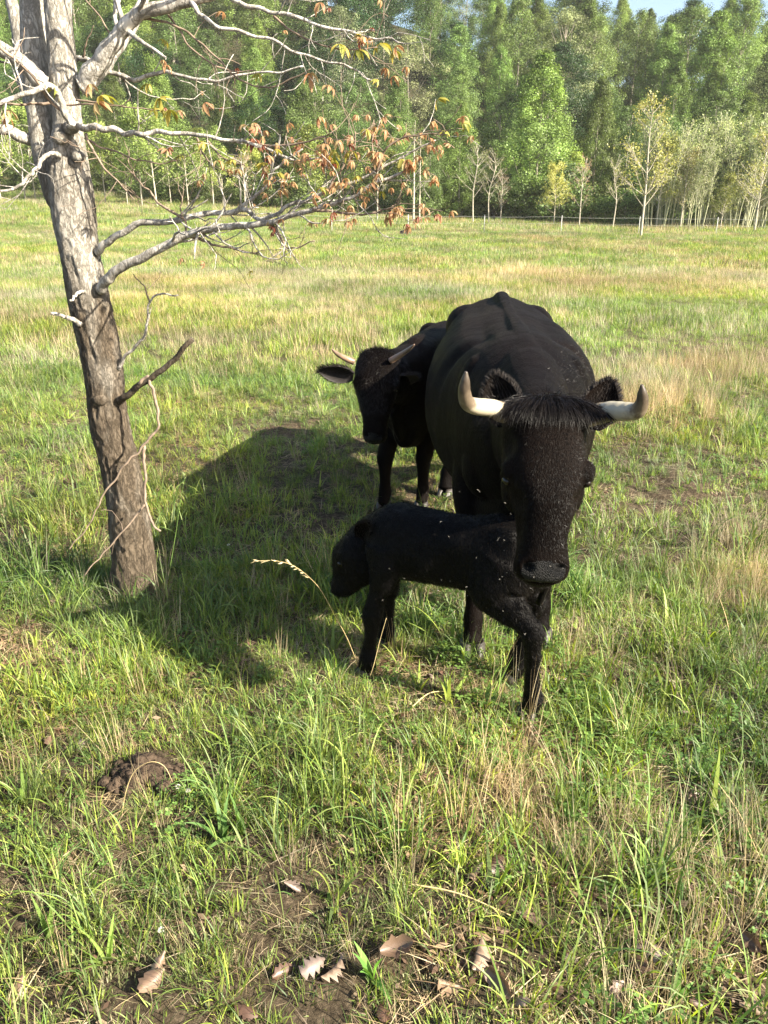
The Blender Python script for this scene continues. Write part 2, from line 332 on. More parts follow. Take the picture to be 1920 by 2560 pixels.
class Beast:
    """cattle-local frame: f forward, l to its left, z up; origin under the hips"""
    def __init__(s, name, loc, fwd, label, cat):
        s.o = np.array([loc[0], loc[1], 0.0]); n = math.hypot(*fwd)
        s.f = np.array([fwd[0] / n, fwd[1] / n, 0]); s.l = np.array([-s.f[1], s.f[0], 0]); s.z = np.array([0, 0, 1.])
        s.root = empty(name, (loc[0], loc[1], 0)); tag(s.root, label, cat); s.m = MB()
    def W(s, p): return s.o + s.f * p[0] + s.l * p[1] + s.z * p[2]
    def L(s, w):
        d = np.asarray(w) - s.o; return (float(d @ s.f), float(d @ s.l), float(d[2]))
    def loft(s, rows, n=None, seg=28, e=2.0, mb=None, cap=.5, tint=False):
        """rows (f,l,z,halfwidth,halfheight)"""
        rows = [tuple(r) + ((r[3],) if len(r) == 4 else ()) for r in rows]
        P = catmull(rows, n or len(rows) * 5); P[:, 3:] = np.maximum(P[:, 3:], .004)
        C = s.o + P[:, :1] * s.f + P[:, 1:2] * s.l + P[:, 2:3] * s.z
        T = np.gradient(C, axis=0); T /= np.linalg.norm(T, axis=1)[:, None] + 1e-9
        A = s.l - T * (T @ s.l)[:, None]
        bad = np.linalg.norm(A, axis=1) < .35
        if bad.any(): A[bad] = (s.z - T * (T @ s.z)[:, None])[bad]
        A /= np.linalg.norm(A, axis=1)[:, None]; B = np.cross(T, A)
        a = np.linspace(0, 2 * math.pi, seg, endpoint=False); ca, sa = np.cos(a), np.sin(a)
        ca = np.sign(ca) * np.abs(ca) ** (2 / e); sa = np.sign(sa) * np.abs(sa) ** (2 / e)
        R = C[:, None] + A[:, None] * (P[:, 3, None] * ca)[..., None] + B[:, None] * (P[:, 4, None] * sa)[..., None]
        m = len(P); V = np.vstack([R.reshape(-1, 3), C[0] - T[0] * P[0, 3:].min() * cap, C[-1] + T[-1] * P[-1, 3:].min() * cap]); F = []
        for i in range(m - 1):
            for j in range(seg):
                k = (j + 1) % seg; F.append((i * seg + j, i * seg + k, (i + 1) * seg + k, (i + 1) * seg + j))
        for j in range(seg):
            k = (j + 1) % seg; F.append((m * seg, k, j)); F.append((m * seg + 1, (m - 1) * seg + j, (m - 1) * seg + k))
        mb = mb or s.m; mb.add(V, F)
        if tint:
            u = np.concatenate([np.repeat(np.linspace(0, 1, m), seg), [0, 1]]); mb.C[-1] = np.column_stack([u, u, u])
    def ball(s, p, r, mb=None):
        """ellipsoid with radii along f,l,z"""
        tmp = MB(); tmp.ball((0, 0, 0), r, 20); V = tmp.V[0]
        V = s.W(p) + V[:, :1] * s.f + V[:, 1:2] * s.l + V[:, 2:3] * s.z
        (mb or s.m).add(V, tmp.F)
    def body(s, voxel, mat_, smooth=4, nz=.003, nscale=9, seed=0):
        me = s.m.mesh('shape', None, False); tmp = bpy.data.objects.new('shape', me); S.collection.objects.link(tmp)
        r = tmp.modifiers.new('r', 'REMESH'); r.mode = 'VOXEL'; r.voxel_size = voxel
        dg = bpy.context.evaluated_depsgraph_get(); dg.update()
        me2 = bpy.data.meshes.new_from_object(tmp.evaluated_get(dg)); bpy.data.objects.remove(tmp); bpy.data.meshes.remove(me)
        n = len(me2.vertices); V = np.empty(n * 3); me2.vertices.foreach_get('co', V); V = V.reshape(-1, 3)
        E = np.empty(len(me2.edges) * 2, dtype=np.int32); me2.edges.foreach_get('vertices', E); E = E.reshape(-1, 2)
        deg = np.bincount(E.ravel(), minlength=n)[:, None]
        def lap(V):
            A = np.column_stack([np.bincount(E[:, 0], V[E[:, 1], k], n) + np.bincount(E[:, 1], V[E[:, 0], k], n) for k in range(3)])
            return A / np.maximum(deg, 1)
        for _ in range(smooth): V = V * .4 + lap(V) * .6
        me2.vertices.foreach_set('co', V.ravel()); me2.update()
        Nn = np.empty(n * 3); me2.vertices.foreach_get('normal', Nn); Nn = Nn.reshape(-1, 3)
        Lc = np.column_stack([(V - s.o) @ s.f, (V - s.o) @ s.l, V[:, 2]])
        for (c, r, dep) in getattr(s, 'dents', []):
            g = np.exp(-(((Lc - np.array(c)) / np.array(r)) ** 2).sum(1)); V = V - Nn * (g * dep)[:, None]
        d = np.array([mnoise.noise(Vector(v * nscale) + Vector((seed, 0, 0))) + .5 * mnoise.noise(Vector(v * nscale * 2.6)) for v in V])
        V = V + Nn * (d * nz)[:, None]
        me2.vertices.foreach_set('co', V.ravel()); me2.update()
        me2.polygons.foreach_set('use_smooth', np.ones(len(me2.polygons), dtype=bool))
        me2.materials.clear(); me2.materials.append(mat_); me2.name = 'body'
        pat = getattr(s, 'patches', [])
        if pat:
            npoly = len(me2.polygons); ctr = np.empty(npoly * 3); me2.polygons.foreach_get('center', ctr); ctr = ctr.reshape(-1, 3); Pc = np.column_stack([(ctr - s.o) @ s.f, (ctr - s.o) @ s.l, ctr[:, 2]]); mi = np.zeros(npoly, dtype=np.int32)
            for k, (c, r, m_) in enumerate(pat):
                me2.materials.append(m_); mi[(((Pc - np.array(c)) / np.array(r)) ** 2).sum(1) < 1] = k + 1
            me2.polygons.foreach_set('material_index', mi)
        me2.vertices.foreach_get('normal', (nn := np.empty(n * 3)))
        ob = link('body', me2); s.adopt(ob); s.V = V; s.N = nn.reshape(-1, 3)
        return ob
    def adopt(s, ob):
        ob.parent = s.root; ob.matrix_parent_inverse = s.root.matrix_world.inverted() if False else ob.matrix_parent_inverse
        ob.location = (-s.o[0], -s.o[1], 0)
        return ob
    def part(s, name, mb, mat_, smooth=True):
        return s.adopt(mb.build(name, mat_, None, smooth))
    def fur(s, n, ln, wd, mat_, mask=None, lift=.3, name='coat_hair', flow=(-.7, 0, -.6)):
        idx = np.arange(len(s.V)) if mask is None else np.nonzero(mask(s.V, s.N))[0]
        if not len(idx): return
        i = rng.choice(idx, n); P = s.V[i] + rng.normal(0, .004, (n, 3)) * .9; Nn = s.N[i]
        fl = s.f * flow[0] + s.l * flow[1] + s.z * flow[2] + rng.normal(0, .28, (n, 3))
        Tn = fl - Nn * (fl * Nn).sum(1)[:, None]; Tn /= np.linalg.norm(Tn, axis=1)[:, None] + 1e-9
        P = P - Nn * ((P - s.V[i]) * Nn).sum(1)[:, None]
        D = Tn + Nn * (lift * rng.uniform(.4, 1.6, n))[:, None]; D /= np.linalg.norm(D, axis=1)[:, None]
        Sd = np.cross(D, Nn) + rng.normal(0, .3, (n, 3)); Sd /= np.linalg.norm(Sd, axis=1)[:, None] + 1e-9
        Ls = (ln * rng.uniform(.5, 1.4, n))[:, None]
        V = np.stack([P - Sd * wd / 2 - Nn * .001, P + Sd * wd / 2 - Nn * .001, P + D * Ls], 1).reshape(-1, 3)
        F = np.arange(n * 3).reshape(-1, 3)
        ob = link(name, mesh_np(name, V, F, mat_)); s.adopt(ob); ob['kind'] = 'stuff'
    def strands(s, name, roots, dirs, ln, wd, mat_, droop, seg=4):
        """long hair ribbons from world roots along dirs, falling under 'droop'"""
        n = len(roots); V = []; P = roots.copy(); D = dirs / (np.linalg.norm(dirs, axis=1)[:, None] + 1e-9); F = []
        Sd = np.cross(D, rng.normal(0, 1, (n, 3))); Sd /= np.linalg.norm(Sd, axis=1)[:, None]
        L_ = (ln * rng.uniform(.6, 1.25, n))[:, None] / seg; rows = []
        for k in range(seg + 1):
            w = wd * (1 - k / seg) ** .7 * .5
            rows.append(np.stack([P - Sd * w, P + Sd * w], 1)); P = P + D * L_
            D = D + droop + rng.normal(0, .035, (n, 3)); D /= np.linalg.norm(D, axis=1)[:, None]
        R = np.stack(rows, 1); V = R.reshape(-1, 3)  # n, seg+1, 2
        b = (np.arange(n) * (seg + 1) * 2)[:, None] + (np.arange(seg) * 2)[None]
        b = b.ravel(); F = np.column_stack([b, b + 1, b + 3, b + 2])
        ob = link(name, mesh_np(name, V, F, mat_)); s.adopt(ob); return ob
    def hoof(s, f, l, w, ln, h, toe=0.0, z0=0.0):
        """cloven hoof: two claws on the ground"""
        ang = toe; ca, sa = math.cos(ang), math.sin(ang)
        mb = MB()
        for k in (-1, 1):
            V = []; F = []; c = k * w * .27; hw = w * .24
            prof = [(0, -ln * .42, ln * .60, 1.12), (h * .45, -ln * .40, ln * .44, 1.03), (h, -ln * .34, ln * .22, .9)]
            seg = 12
            for (z, back, front, sc) in prof:
                for j in range(seg):
                    a = 2 * math.pi * j / seg; x = math.cos(a); y = math.sin(a)
                    ff = (back + front) / 2 + x * (front - back) / 2; ll = y * hw * sc * (1 - .35 * max(0, x) ** 2) - k * hw * .15 * max(0, x)
                    V.append(s.W((f + (ff * ca - (ll + c) * sa), l + (ff * sa + (ll + c) * ca), z0 + z)))
            for i in range(2):
                for j in range(seg):
                    q = (j + 1) % seg; F.append((i * seg + j, i * seg + q, (i + 1) * seg + q, (i + 1) * seg + j))
            F.append(tuple(range(seg))[::-1]); F.append(tuple(2 * seg + j for j in range(seg))); mb.add(V, F)
        s.part('hoof', mb, M_hoof)
    def ear(s, base, tip, face, w, thick=.010, fuzz=900, inner=True, hl=.03):
        """cupped ear from base to tip (local); face = direction the hollow looks to (local)"""
        b = s.W(base); t = s.W(tip); ax = t - b; Ln = np.linalg.norm(ax); ax = ax / Ln
        fv = s.f * face[0] + s.l * face[1] + s.z * face[2]; fv = fv - ax * (fv @ ax); fv /= np.linalg.norm(fv); sd = np.cross(ax, fv)
        nu, nv = 14, 11; U = np.linspace(0, 1, nu); Vv = np.linspace(-1, 1, nv)
        wid = w * .5 * (np.sin(np.pi * np.clip(U * .86 + .13, 0, 1)) ** .75) * (1 - .05 * U); wid[-1] = w * .05
        outer = []; inn = []
        for i, u in enumerate(U):
            for v in Vv:
                p = b + ax * Ln * u + sd * wid[i] * v + fv * (v * v * wid[i] * .55 - wid[i] * .35)
                outer.append(p - fv * thick * .5); inn.append(p + fv * thick * .5 * (1 - v * v * .7))
        V = np.array(outer + inn); o2 = nu * nv; F = []
        for i in range(nu - 1):
            for j in range(nv - 1):
                a = i * nv + j; F.append((a, a + nv, a + nv + 1, a + 1)); F.append((o2 + a, o2 + a + 1, o2 + a + nv + 1, o2 + a + nv))
            for j in (0, nv - 1):
                a = i * nv + j; F.append((a, a + nv, o2 + a + nv, o2 + a))
        for j in range(nv - 1):
            a = (nu - 1) * nv + j; F.append((a, a + 1, o2 + a + 1, o2 + a))
            F.append((j, j + 1, o2 + j + 1, o2 + j))
        mb = MB(); mb.add(V, F); e = s.part('ear', mb, M_earin if inner else M_coat)
        # fuzz on rim and back
        n = fuzz; k = rng.integers(nv, len(V), n); rim = rng.uniform(0, 1, n) < .45
        ii = rng.integers(2, nu, n); jj = np.where(rng.uniform(0, 1, n) < .5, 0, nv - 1); k = np.where(rim, ii * nv + jj, k)
        P = V[k]; k2 = np.where((k // nv) % nu > 0, k - nv, k); uu = rng.uniform(0, 1, n)[:, None]; P = P * uu + V[k2] * (1 - uu); back = np.where(k < o2, -1.0, .5)[:, None]
        side = ((k % nv) / (nv - 1) * 2 - 1)[:, None]
        D = ax * .9 + sd * side * .55 + fv * back * .35 + rng.normal(0, .2, (n, 3))
        h = s.strands('ear_hair', P, D, hl, .0016, M_fuzz, np.array([0, 0, -.05]), 2)
        h['kind'] = 'stuff'
        return e
    def horn(s, pts, rad, m, n=64):
        rows = [(*s.L(p), r, r) for p, r in zip(pts, rad)]
        P = catmull(rows, n); mb = MB(); W_ = np.array([s.W(p[:3]) for p in P])
        mb.tube(W_, np.maximum(P[:, 3] * (1 + .022 * np.sin(np.linspace(0, 1, len(P)) * 75) * np.linspace(1, 0, len(P))), .0015), 16); u = np.repeat(np.linspace(0, 1, len(P)), 16); mb.C[0] = np.column_stack([u, u, u])
        s.part('horn', mb, m)

def leg(b, rows): b.loft(rows, seg=20, n=len(rows) * 6)

# ---- the mother cow, facing the camera
A = Beast('cow', (.635, 4.4), (-.0815, -.9967), 'large black cow with ivory upturned horns facing the camera over the calf', 'cow')
A.loft([(-.36, 0, .97, .05, .07), (-.31, 0, .94, .15, .17), (-.18, 0, .90, .235, .24), (0, 0, .875, .29, .275), (.25, 0, .84, .325, .31), (.6, 0, .80, .365, .355), (.95, 0, .79, .375, .355), (1.25, 0, .80, .335, .35), (1.5, 0, .83, .27, .335), (1.72, 0, .85, .215, .28), (1.88, 0, .86, .15, .2), (1.96, 0, .87, .09, .12)], n=60, seg=44, e=2.25)
A.loft([(-.25, 0, 1.05, .05, .06), (0, 0, 1.12, .05, .06), (.4, 0, 1.12, .045, .05), (.9, 0, 1.115, .045, .05), (1.3, 0, 1.12, .05, .05), (1.5, 0, 1.115, .06, .055), (1.7, 0, 1.085, .075, .06), (1.9, 0, 1.05, .085, .06), (2.12, 0, 1.045, .08, .05)], n=52, seg=16)
for k in (-1, 1):
    A.ball((-.02, k * .165, .985), (.22, .13, .125)); A.ball((-.22, k * .10, .92), (.13, .10, .13))
    A.ball((1.52, k * .17, .88), (.13, .085, .22))       # shoulder blade
    A.ball((.02, k * .2, .78), (.17, .1, .26))            # thigh
    A.ball((1.70, k * .13, .74), (.12, .09, .13))         # point of shoulder
A.loft([(1.5, 0, .93, .17, .23), (1.75, 0, .92, .15, .225), (1.98, 0, .935, .12, .185), (2.15, 0, .965, .105, .145), (2.26, 0, .99, .095, .10)], n=24, seg=28, e=2.1)
A.loft([(1.2, 0, .58, .20, .14), (1.45, 0, .56, .20, .16), (1.65, 0, .56, .17, .15), (1.78, 0, .62, .12, .14), (1.88, 0, .72, .07, .1)], n=24, seg=24)
A.loft([(1.6, 0, .62, .06, .12), (1.8, 0, .66, .045, .14), (2.0, 0, .76, .035, .12), (2.15, 0, .86, .03, .08)], n=18, seg=16)
# head: poll, forehead, cheek, nose, muzzle
A.loft([(2.24, -.005, 1.085, .085, .055), (2.265, -.005, 1.06, .112, .085), (2.30, -.004, 1.0, .118, .105), (2.34, -.003, .93, .116, .118), (2.38, -.002, .86, .094, .112), (2.41, -.003, .80, .078, .088), (2.435, -.005, .75, .070, .070), (2.45, -.006, .715, .071, .062), (2.46, -.006, .685, .076, .060), (2.457, -.006, .658, .066, .048)], n=50, seg=36, e=2.3)
A.loft([(2.22, 0, .93, .06, .08), (2.30, 0, .84, .062, .075), (2.365, 0, .765, .056, .058), (2.405, -.004, .70, .054, .045), (2.42, -.005, .665, .048, .035)], n=24, seg=20)   # lower jaw
A.loft([(2.275, -.12, 1.062, .03), (2.285, -.06, 1.085, .035), (2.285, 0, 1.09, .036), (2.285, .06, 1.085, .035), (2.275, .12, 1.062, .03)], n=20, seg=16)  # poll ridge
for k in (-1, 1):
    A.ball((2.385, k * .098, .945), (.036, .030, .036))     # brow above the eye
    A.ball((2.30, k * .085, .86), (.07, .032, .07))          # cheek
    A.ball((2.365, k * .102, .915), (.030, .026, .024))
    A.ball((2.485, k * .047 - .006, .708), (.024, .025, .022))  # nostril wing
A.ball((2.485, -.006, .684), (.030, .058, .024)); A.ball((2.455, -.006, .650), (.035, .050, .022))
A.ball((2.43, 0, .80), (.03, .03, .10))
# legs
leg(A, [(1.52, -.15, .78, .09, .13), (1.56, -.17, .62, .078, .10), (1.62, -.165, .50, .062, .072), (1.68, -.158, .40, .046, .052), (1.70, -.155, .35, .050, .054), (1.715, -.154, .30, .040, .043), (1.73, -.153, .20, .031, .034), (1.745, -.152, .13, .040, .044), (1.765, -.152, .09, .036, .040), (1.79, -.152, .05, .044, .046)])
leg(A, [(1.52, .15, .78, .09, .13), (1.55, .165, .62, .078, .10), (1.57, .15, .50, .062, .072), (1.60, .135, .40, .046, .052), (1.61, .13, .35, .050, .054), (1.615, .127, .30, .040, .043), (1.62, .122, .20, .031, .034), (1.63, .118, .13, .040, .044), (1.645, .115, .09, .036, .040), (1.67, .112, .05, .044, .046)])
for k, (ff, ll) in ((-1, (.03, .27)), (1, (-.08, .22))):
    d = ff
    leg(A, [(.0, k * .19, .80, .10, .19), (.08, k * .215, .66, .085, .14), (.0 + d * .3, k * .22, .55, .06, .085), (-.14 + d * .5, k * .225, .46, .040, .062), (-.18 + d, k * .235, .41, .040, .054), (-.15 + d, k * .24, .33, .034, .044), (-.09 + d, k * .25, .20, .032, .038), (-.05 + d, k * ll * .97, .13, .040, .044), (-.025 + d, k * ll, .09, .036, .040), (.0 + d, k * ll, .05, .044, .046)])
A.ball((.22, 0, .50), (.15, .12, .10))    # udder
A.dents = [((2.515, .040, .708), (.016, .016, .012), .022), ((2.515, -.052, .708), (.016, .016, .012), .022), ((2.50, -.006, .658), (.05, .06, .008), .010),
           ((2.36, .115, 1.0), (.05, .03, .04), .016), ((2.36, -.115, 1.0), (.05, .03, .04), .016), ((2.44, .085, .87), (.04, .03, .03), .014), ((2.44, -.085, .87), (.04, .03, .03), .014),
           ((2.46, -.003, .93), (.04, .05, .06), .010), ((2.44, .07, .79), (.03, .02, .05), .008), ((2.44, -.07, .79), (.03, .02, .05), .008),
           ((.35, .13, 1.12), (.35, .065, .09), .020), ((.35, -.13, 1.12), (.35, .065, .09), .020), ((1.1, .14, 1.13), (.35, .05, .09), .020), ((1.1, -.14, 1.13), (.35, .05, .09), .020),
           ((1.25, .24, .98), (.06, .09, .22), .03), ((1.25, -.24, .98), (.06, .09, .22), .03), ((.35, .33, .85), (.12, .1, .2), .03), ((.35, -.33, .85), (.12, .1, .2), .03)]
A.patches = [((2.53, -.006, .694), (.062, .068, .036), M_muzzle), ((2.505, .040, .708), (.022, .013, .0085), M_dark), ((2.505, -.052, .708), (.022, .013, .0085), M_dark)]
A.body(.0066, M_coat, 4, .003, 8)
A.hoof(1.80, -.152, .098, .11, .062, .05); A.hoof(1.685, .112, .098, .11, .062, -.05)
A.hoof(.04, -.27, .095, .11, .06, -.5); A.hoof(-.07, .22, .095, .11, .06, .1)
YH = 2.10
A.horn([at(1290, 1035, 2.14), at(1262, 1032, 2.12), at(1225, 1020, 2.08), at(1190, 1016, 2.04), at(1168, 1006, 2.01), at(1161, 980, 1.99), at(1163, 952, 1.98), at(1165, 929, 1.975)], [.030, .029, .0245, .0225, .0195, .0165, .012, .0035], M_horn)
A.horn([at(1462, 1042, 2.14), at(1490, 1036, 2.12), at(1530, 1028, 2.08), at(1568, 1029, 2.04), at(1594, 1026, 2.01), at(1605, 1005, 1.99), at(1606, 982, 1.98), at(1604, 962, 1.975)], [.031, .030, .027, .025, .0215, .0165, .012, .0035], M_horn)
A.ear(A.L(at(1270, 1062, 2.17)), A.L(at(1233, 938, 2.24)), (.9, -.2, .2), .105, fuzz=5000, inner=False, hl=.020)
A.ear(A.L(at(1478, 1070, 2.15)), A.L(at(1528, 950, 2.21)), (.9, -.25, .1), .098, fuzz=5000, inner=False, hl=.018)
for k in (-1, 1):
    mb = MB(); A.ball((2.382, k * .106, .908), (.020, .015, .014), mb); e = A.part('eye', mb, M_eye)
# poll tuft
def tuft(b, cen, half, n, ln, m, fan=.8, droop=-.30, up=.55, name='hair_tuft', fw=.6):
    a = rng.normal(0, .45, n).clip(-1.05, 1.05); r = rng.uniform(-1, 1, n)
    P = np.array([b.W((cen[0] + r[i] * .028, cen[1] + a[i] * half, cen[2] + .018 * (1 - a[i] ** 2) - abs(r[i]) * .006)) for i in range(n)])
    g = rng.integers(0, 90, n); gd = rng.normal(0, .20, (90, 3))[g]; gl = rng.uniform(.6, 1.25, 90)[g]
    D = b.f * fw + b.l * (a * fan)[:, None] + b.z * up + rng.normal(0, .07, (n, 3)) + gd + b.f * (r * .45)[:, None]
    return b.strands(name, P, D, ln * gl, .0012, m, np.array([0, 0, droop]), 5)
t_ = tuft(A, (2.30, -.004, 1.095), .130, 20000, .072, M_hair_brown, fan=1.5, droop=-.34, up=.08, fw=.9); t_['kind'] = 'stuff'
A.fur(120000, .011, .0013, M_hair, lambda V, Nn: (V[:, 1] < 4.7) & ~((V[:, 1] < 2.1) & (V[:, 2] < .735)), .16)
A.fur(16000, .010, .0011, M_hair_brown, lambda V, Nn: (V[:, 1] < 4.7) & (V[:, 2] > .7) & (Nn[:, 0] > .1), .32, 'sunlit_side_hair')  # lighter brown hair on sun-facing skin only, sunlit tone put into the colour
A.fur(9000, .010, .0008, M_hair, lambda V, Nn: ((V[:, 1] < 2.15) & (V[:, 2] > .76) & (Nn[:, 1] < -.3)), .3, 'face_hair', (.1, 0, -1))
mb = MB(); mb.tube([A.W((-.33, 0, 1.03)), A.W((-.40, 0, .95)), A.W((-.41, .01, .6)), A.W((-.40, .0, .35))], [.035, .028, .018, .03], 10, n=14); A.part('tail', mb, M_coat)

# ---- the young horned cow behind
B = Beast('heifer', (.40, 5.08), (-.275, -.961), 'black heifer with short brown horns peering from behind the large cow', 'young cow')
B.loft([(-.26, 0, .80, .04, .06), (-.22, 0, .77, .12, .14), (-.08, 0, .73, .165, .20), (.15, 0, .70, .18, .24), (.45, 0, .67, .195, .27), (.7, 0, .66, .195, .28), (.88, 0, .66, .175, .275), (1.0, 0, .65, .14, .23), (1.08, 0, .64, .08, .14)], n=44, seg=36, e=2.2)
B.loft([(-.2, 0, .87, .04, .04), (.1, 0, .91, .035, .035), (.6, 0, .91, .035, .035), (.85, 0, .925, .04, .035), (1.0, 0, .86, .04, .04)], n=26, seg=14)
for k in (-1, 1):
    B.ball((-.02, k * .11, .83), (.12, .08, .09)); B.ball((.86, k * .115, .72), (.09, .06, .15)); B.ball((0, k * .12, .64), (.12, .07, .17))
B.loft([(.85, 0, .76, .125, .17), (1.02, -.02, .77, .115, .165), (1.15, -.04, .80, .10, .14), (1.25, -.055, .83, .09, .11)], n=18, seg=24)
B.loft([(.80, 0, .46, .12, .09), (.92, 0, .46, .10, .09), (1.05, 0, .50, .06, .10)], n=12, seg=18)
B.loft([(.92, 0, .54, .05, .10), (1.05, -.01, .55, .035, .12), (1.15, -.03, .66, .03, .08)], n=12, seg=14)
B.loft([(1.24, -.08, .925, .082, .045), (1.27, -.08, .90, .105, .07), (1.31, -.075, .84, .112, .09), (1.35, -.068, .77, .104, .094), (1.39, -.06, .69, .078, .076), (1.425, -.052, .62, .060, .058), (1.445, -.047, .57, .062, .052), (1.45, -.045, .54, .050, .040)], n=40, seg=28, e=2.25)
for k in (-1, 1):
    B.ball((1.375, -.066 + k * .090, .81), (.030, .024, .028)); B.ball((1.478, -.046 + k * .034, .575), (.016, .016, .015))
B.ball((1.472, -.046, .563), (.024, .044, .020))
FB = B.L((0.0, 4.17, 0)); FC = B.L((.215, 4.2, 0))
for (ff, ll, k) in ((FB[0], FB[1], -1), (FC[0], FC[1], 1)):
    leg(B, [(.86, k * .10, .62, .075, .10), (.88, k * .11, .50, .058, .075), (.89 * .5 + ff * .5, k * .05 + ll * .55, .38, .052, .060), (ff - .02, ll, .30, .047, .050), (ff - .02, ll, .25, .038, .042), (ff - .02, ll, .16, .031, .033), (ff - .015, ll, .10, .038, .040), (ff, ll, .07, .034, .036), (ff + .015, ll, .04, .036, .038)])
    B.hoof(ff + .02, ll, .08, .09, .05)
for k in (-1, 1):
    leg(B, [(.0, k * .12, .62, .07, .13), (.05, k * .13, .50, .058, .095), (-.04, k * .13, .40, .040, .055), (-.12, k * .13, .33, .032, .042), (-.11, k * .13, .26, .027, .033), (-.07, k * .13, .12, .030, .033), (-.04, k * .13, .04, .036, .038)])
    B.hoof(-.02, k * .13, .08, .09, .05)
B.dents = [((1.49, -.014, .578), (.014, .013, .010), .015), ((1.49, -.078, .578), (.014, .013, .010), .015), ((1.42, -.06, .80), (.03, .04, .05), .008), ((.45, .12, .90), (.4, .04, .06), .012), ((.45, -.12, .90), (.4, .04, .06), .012)]
B.patches = [((1.505, -.046, .565), (.05, .052, .030), M_muzzle), ((1.485, -.014, .578), (.016, .010, .007), M_dark), ((1.485, -.078, .578), (.016, .010, .007), M_dark)]
B.body(.0080, M_coat, 4, .003, 9, 5)
B.horn([at(885, 905, 3.78), at(868, 898, 3.77), at(850, 889, 3.74), at(838, 881, 3.71), at(830, 873, 3.69)], [.0155, .0145, .0115, .0085, .003], M_horn2, 20)
B.horn([at(975, 903, 3.78), at(992, 893, 3.77), at(1012, 880, 3.74), at(1026, 870, 3.71), at(1036, 861, 3.69)], [.0155, .0145, .0115, .0085, .003], M_horn2, 20)
B.ear(B.L(at(884, 940, 3.80)), B.L(at(796, 926, 3.78)), (.8, 0, -.3), .098, fuzz=1500, inner=True, hl=.024)
B.ear(B.L(at(992, 945, 3.84)), B.L(at(1046, 950, 3.95)), (.8, 0, -.3), .105, fuzz=900, inner=True, hl=.024)
for k in (-1, 1):
    mb = MB(); B.ball((1.368, -.066 + k * .102, .785), (.016, .010, .012), mb); B.part('eye', mb, M_eye)
t_ = tuft(B, (1.265, -.08, .925), .085, 2200, .034, M_hair_brown, droop=-.14, up=.9, fw=.35); t_['kind'] = 'stuff'
B.fur(26000, .014, .0018, M_hair, lambda V, Nn: (V[:, 1] < 5.4), .35)
B.fur(9000, .017, .0016, M_hair_brown, lambda V, Nn: ((V[:, 1] < 3.95) & (V[:, 2] > .68)), .35, 'face_hair', (.2, 0, -1))

# ---- the calf, seen from its left side
C = Beast('calf', (.42, 2.33), (-.884, .468), 'newborn black calf standing below the large cow with head lowered', 'calf')
C.loft([(-.125, 0, .55, .03, .05), (-.10, 0, .545, .07, .09), (-.05, 0, .545, .10, .125), (.04, 0, .54, .108, .135), (.18, 0, .525, .108, .125), (.32, 0, .52, .112, .13), (.42, 0, .52, .105, .13), (.485, 0, .50, .080, .105), (.53, 0, .48, .05, .07)], n=36, seg=30, e=2.15)
for k in (-1, 1):
    C.ball((.005, k * .060, .53), (.10, .055, .14)); C.ball((.055, k * .075, .465), (.08, .040, .078)); C.ball((.015, k * .085, .43), (.075, .036, .07))
C.ball((-.045, .095, .405), (.055, .030, .055)); C.ball((.44, k * .065, .50), (.06, .045, .10))
C.loft([(.42, 0, .545, .075, .10), (.49, 0, .53, .058, .082), (.545, 0, .50, .050, .068), (.58, .005, .465, .05, .06)], n=16, seg=20)
C.loft([(.535, .008, .505, .055, .045), (.558, .010, .470, .072, .074), (.578, .014, .42, .073, .092), (.600, .018, .365, .060, .078), (.620, .022, .325, .048, .056), (.632, .024, .298, .048, .046), (.632, .024, .275, .037, .032)], n=30, seg=24, e=2.2)
leg(C, [(.0, .065, .56, .06, .11), (.03, .085, .46, .055, .095), (-.015, .098, .41, .036, .055), (-.07, .10, .378, .030, .042), (-.105, .10, .345, .034, .040), (-.112, .098, .30, .027, .030), (-.114, .09, .21, .0225, .025), (-.116, .08, .13, .024, .026), (-.118, .075, .09, .033, .036), (-.112, .072, .05, .026, .028), (-.105, .07, .03, .030, .032)])
leg(C, [(.0, -.065, .56, .06, .11), (.05, -.085, .46, .055, .09), (.0, -.10, .39, .036, .052), (-.05, -.11, .345, .032, .040), (-.045, -.112, .30, .025, .028), (-.02, -.118, .20, .021, .023), (-.0, -.12, .09, .031, .034), (.015, -.122, .03, .028, .030)])
leg(C, [(.43, .07, .52, .05, .08), (.43, .085, .43, .042, .060), (.455, .09, .33, .029, .034), (.475, .092, .25, .035, .038), (.478, .093, .205, .025, .027), (.485, .094, .13, .021, .023), (.49, .095, .08, .031, .033), (.50, .095, .03, .028, .030)])
leg(C, [(.43, -.07, .52, .05, .08), (.45, -.085, .43, .042, .060), (.49, -.10, .33, .029, .034), (.515, -.11, .25, .035, .038), (.52, -.115, .205, .025, .027), (.525, -.12, .13, .021, .023), (.53, -.124, .08, .031, .033), (.535, -.126, .03, .028, .030)])
for k in (-1, 1): C.ball((.605, .014 + k * .052, .455), (.022, .018, .022)); C.ball((.57, .012 + k * .04, .40), (.05, .028, .055))
C.dents = [((.18, .11, .50), (.10, .05, .08), .012), ((.53, .06, .45), (.03, .05, .09), .012), ((.62, .07, .37), (.03, .03, .04), .008), ((.66, .045, .30), (.01, .01, .008), .010), ((.655, .024, .272), (.03, .05, .006), .006)]
C.body(.0062, M_coat_calf, 4, .0045, 17, 9)
C.hoof(-.105, .08, .066, .07, .045, 1.9); C.hoof(.025, -.123, .064, .07, .04); C.hoof(.51, .095, .064, .07, .04); C.hoof(.545, -.126, .064, .07, .04)
C.ear((.545, .048, .515), (.49, .085, .600), (.4, .5, -.5), .070, fuzz=1500, inner=False, hl=.014)
C.ear((.555, -.04, .495), (.535, -.100, .545), (.3, -.2, -.9), .055, fuzz=400, inner=False, hl=.014)
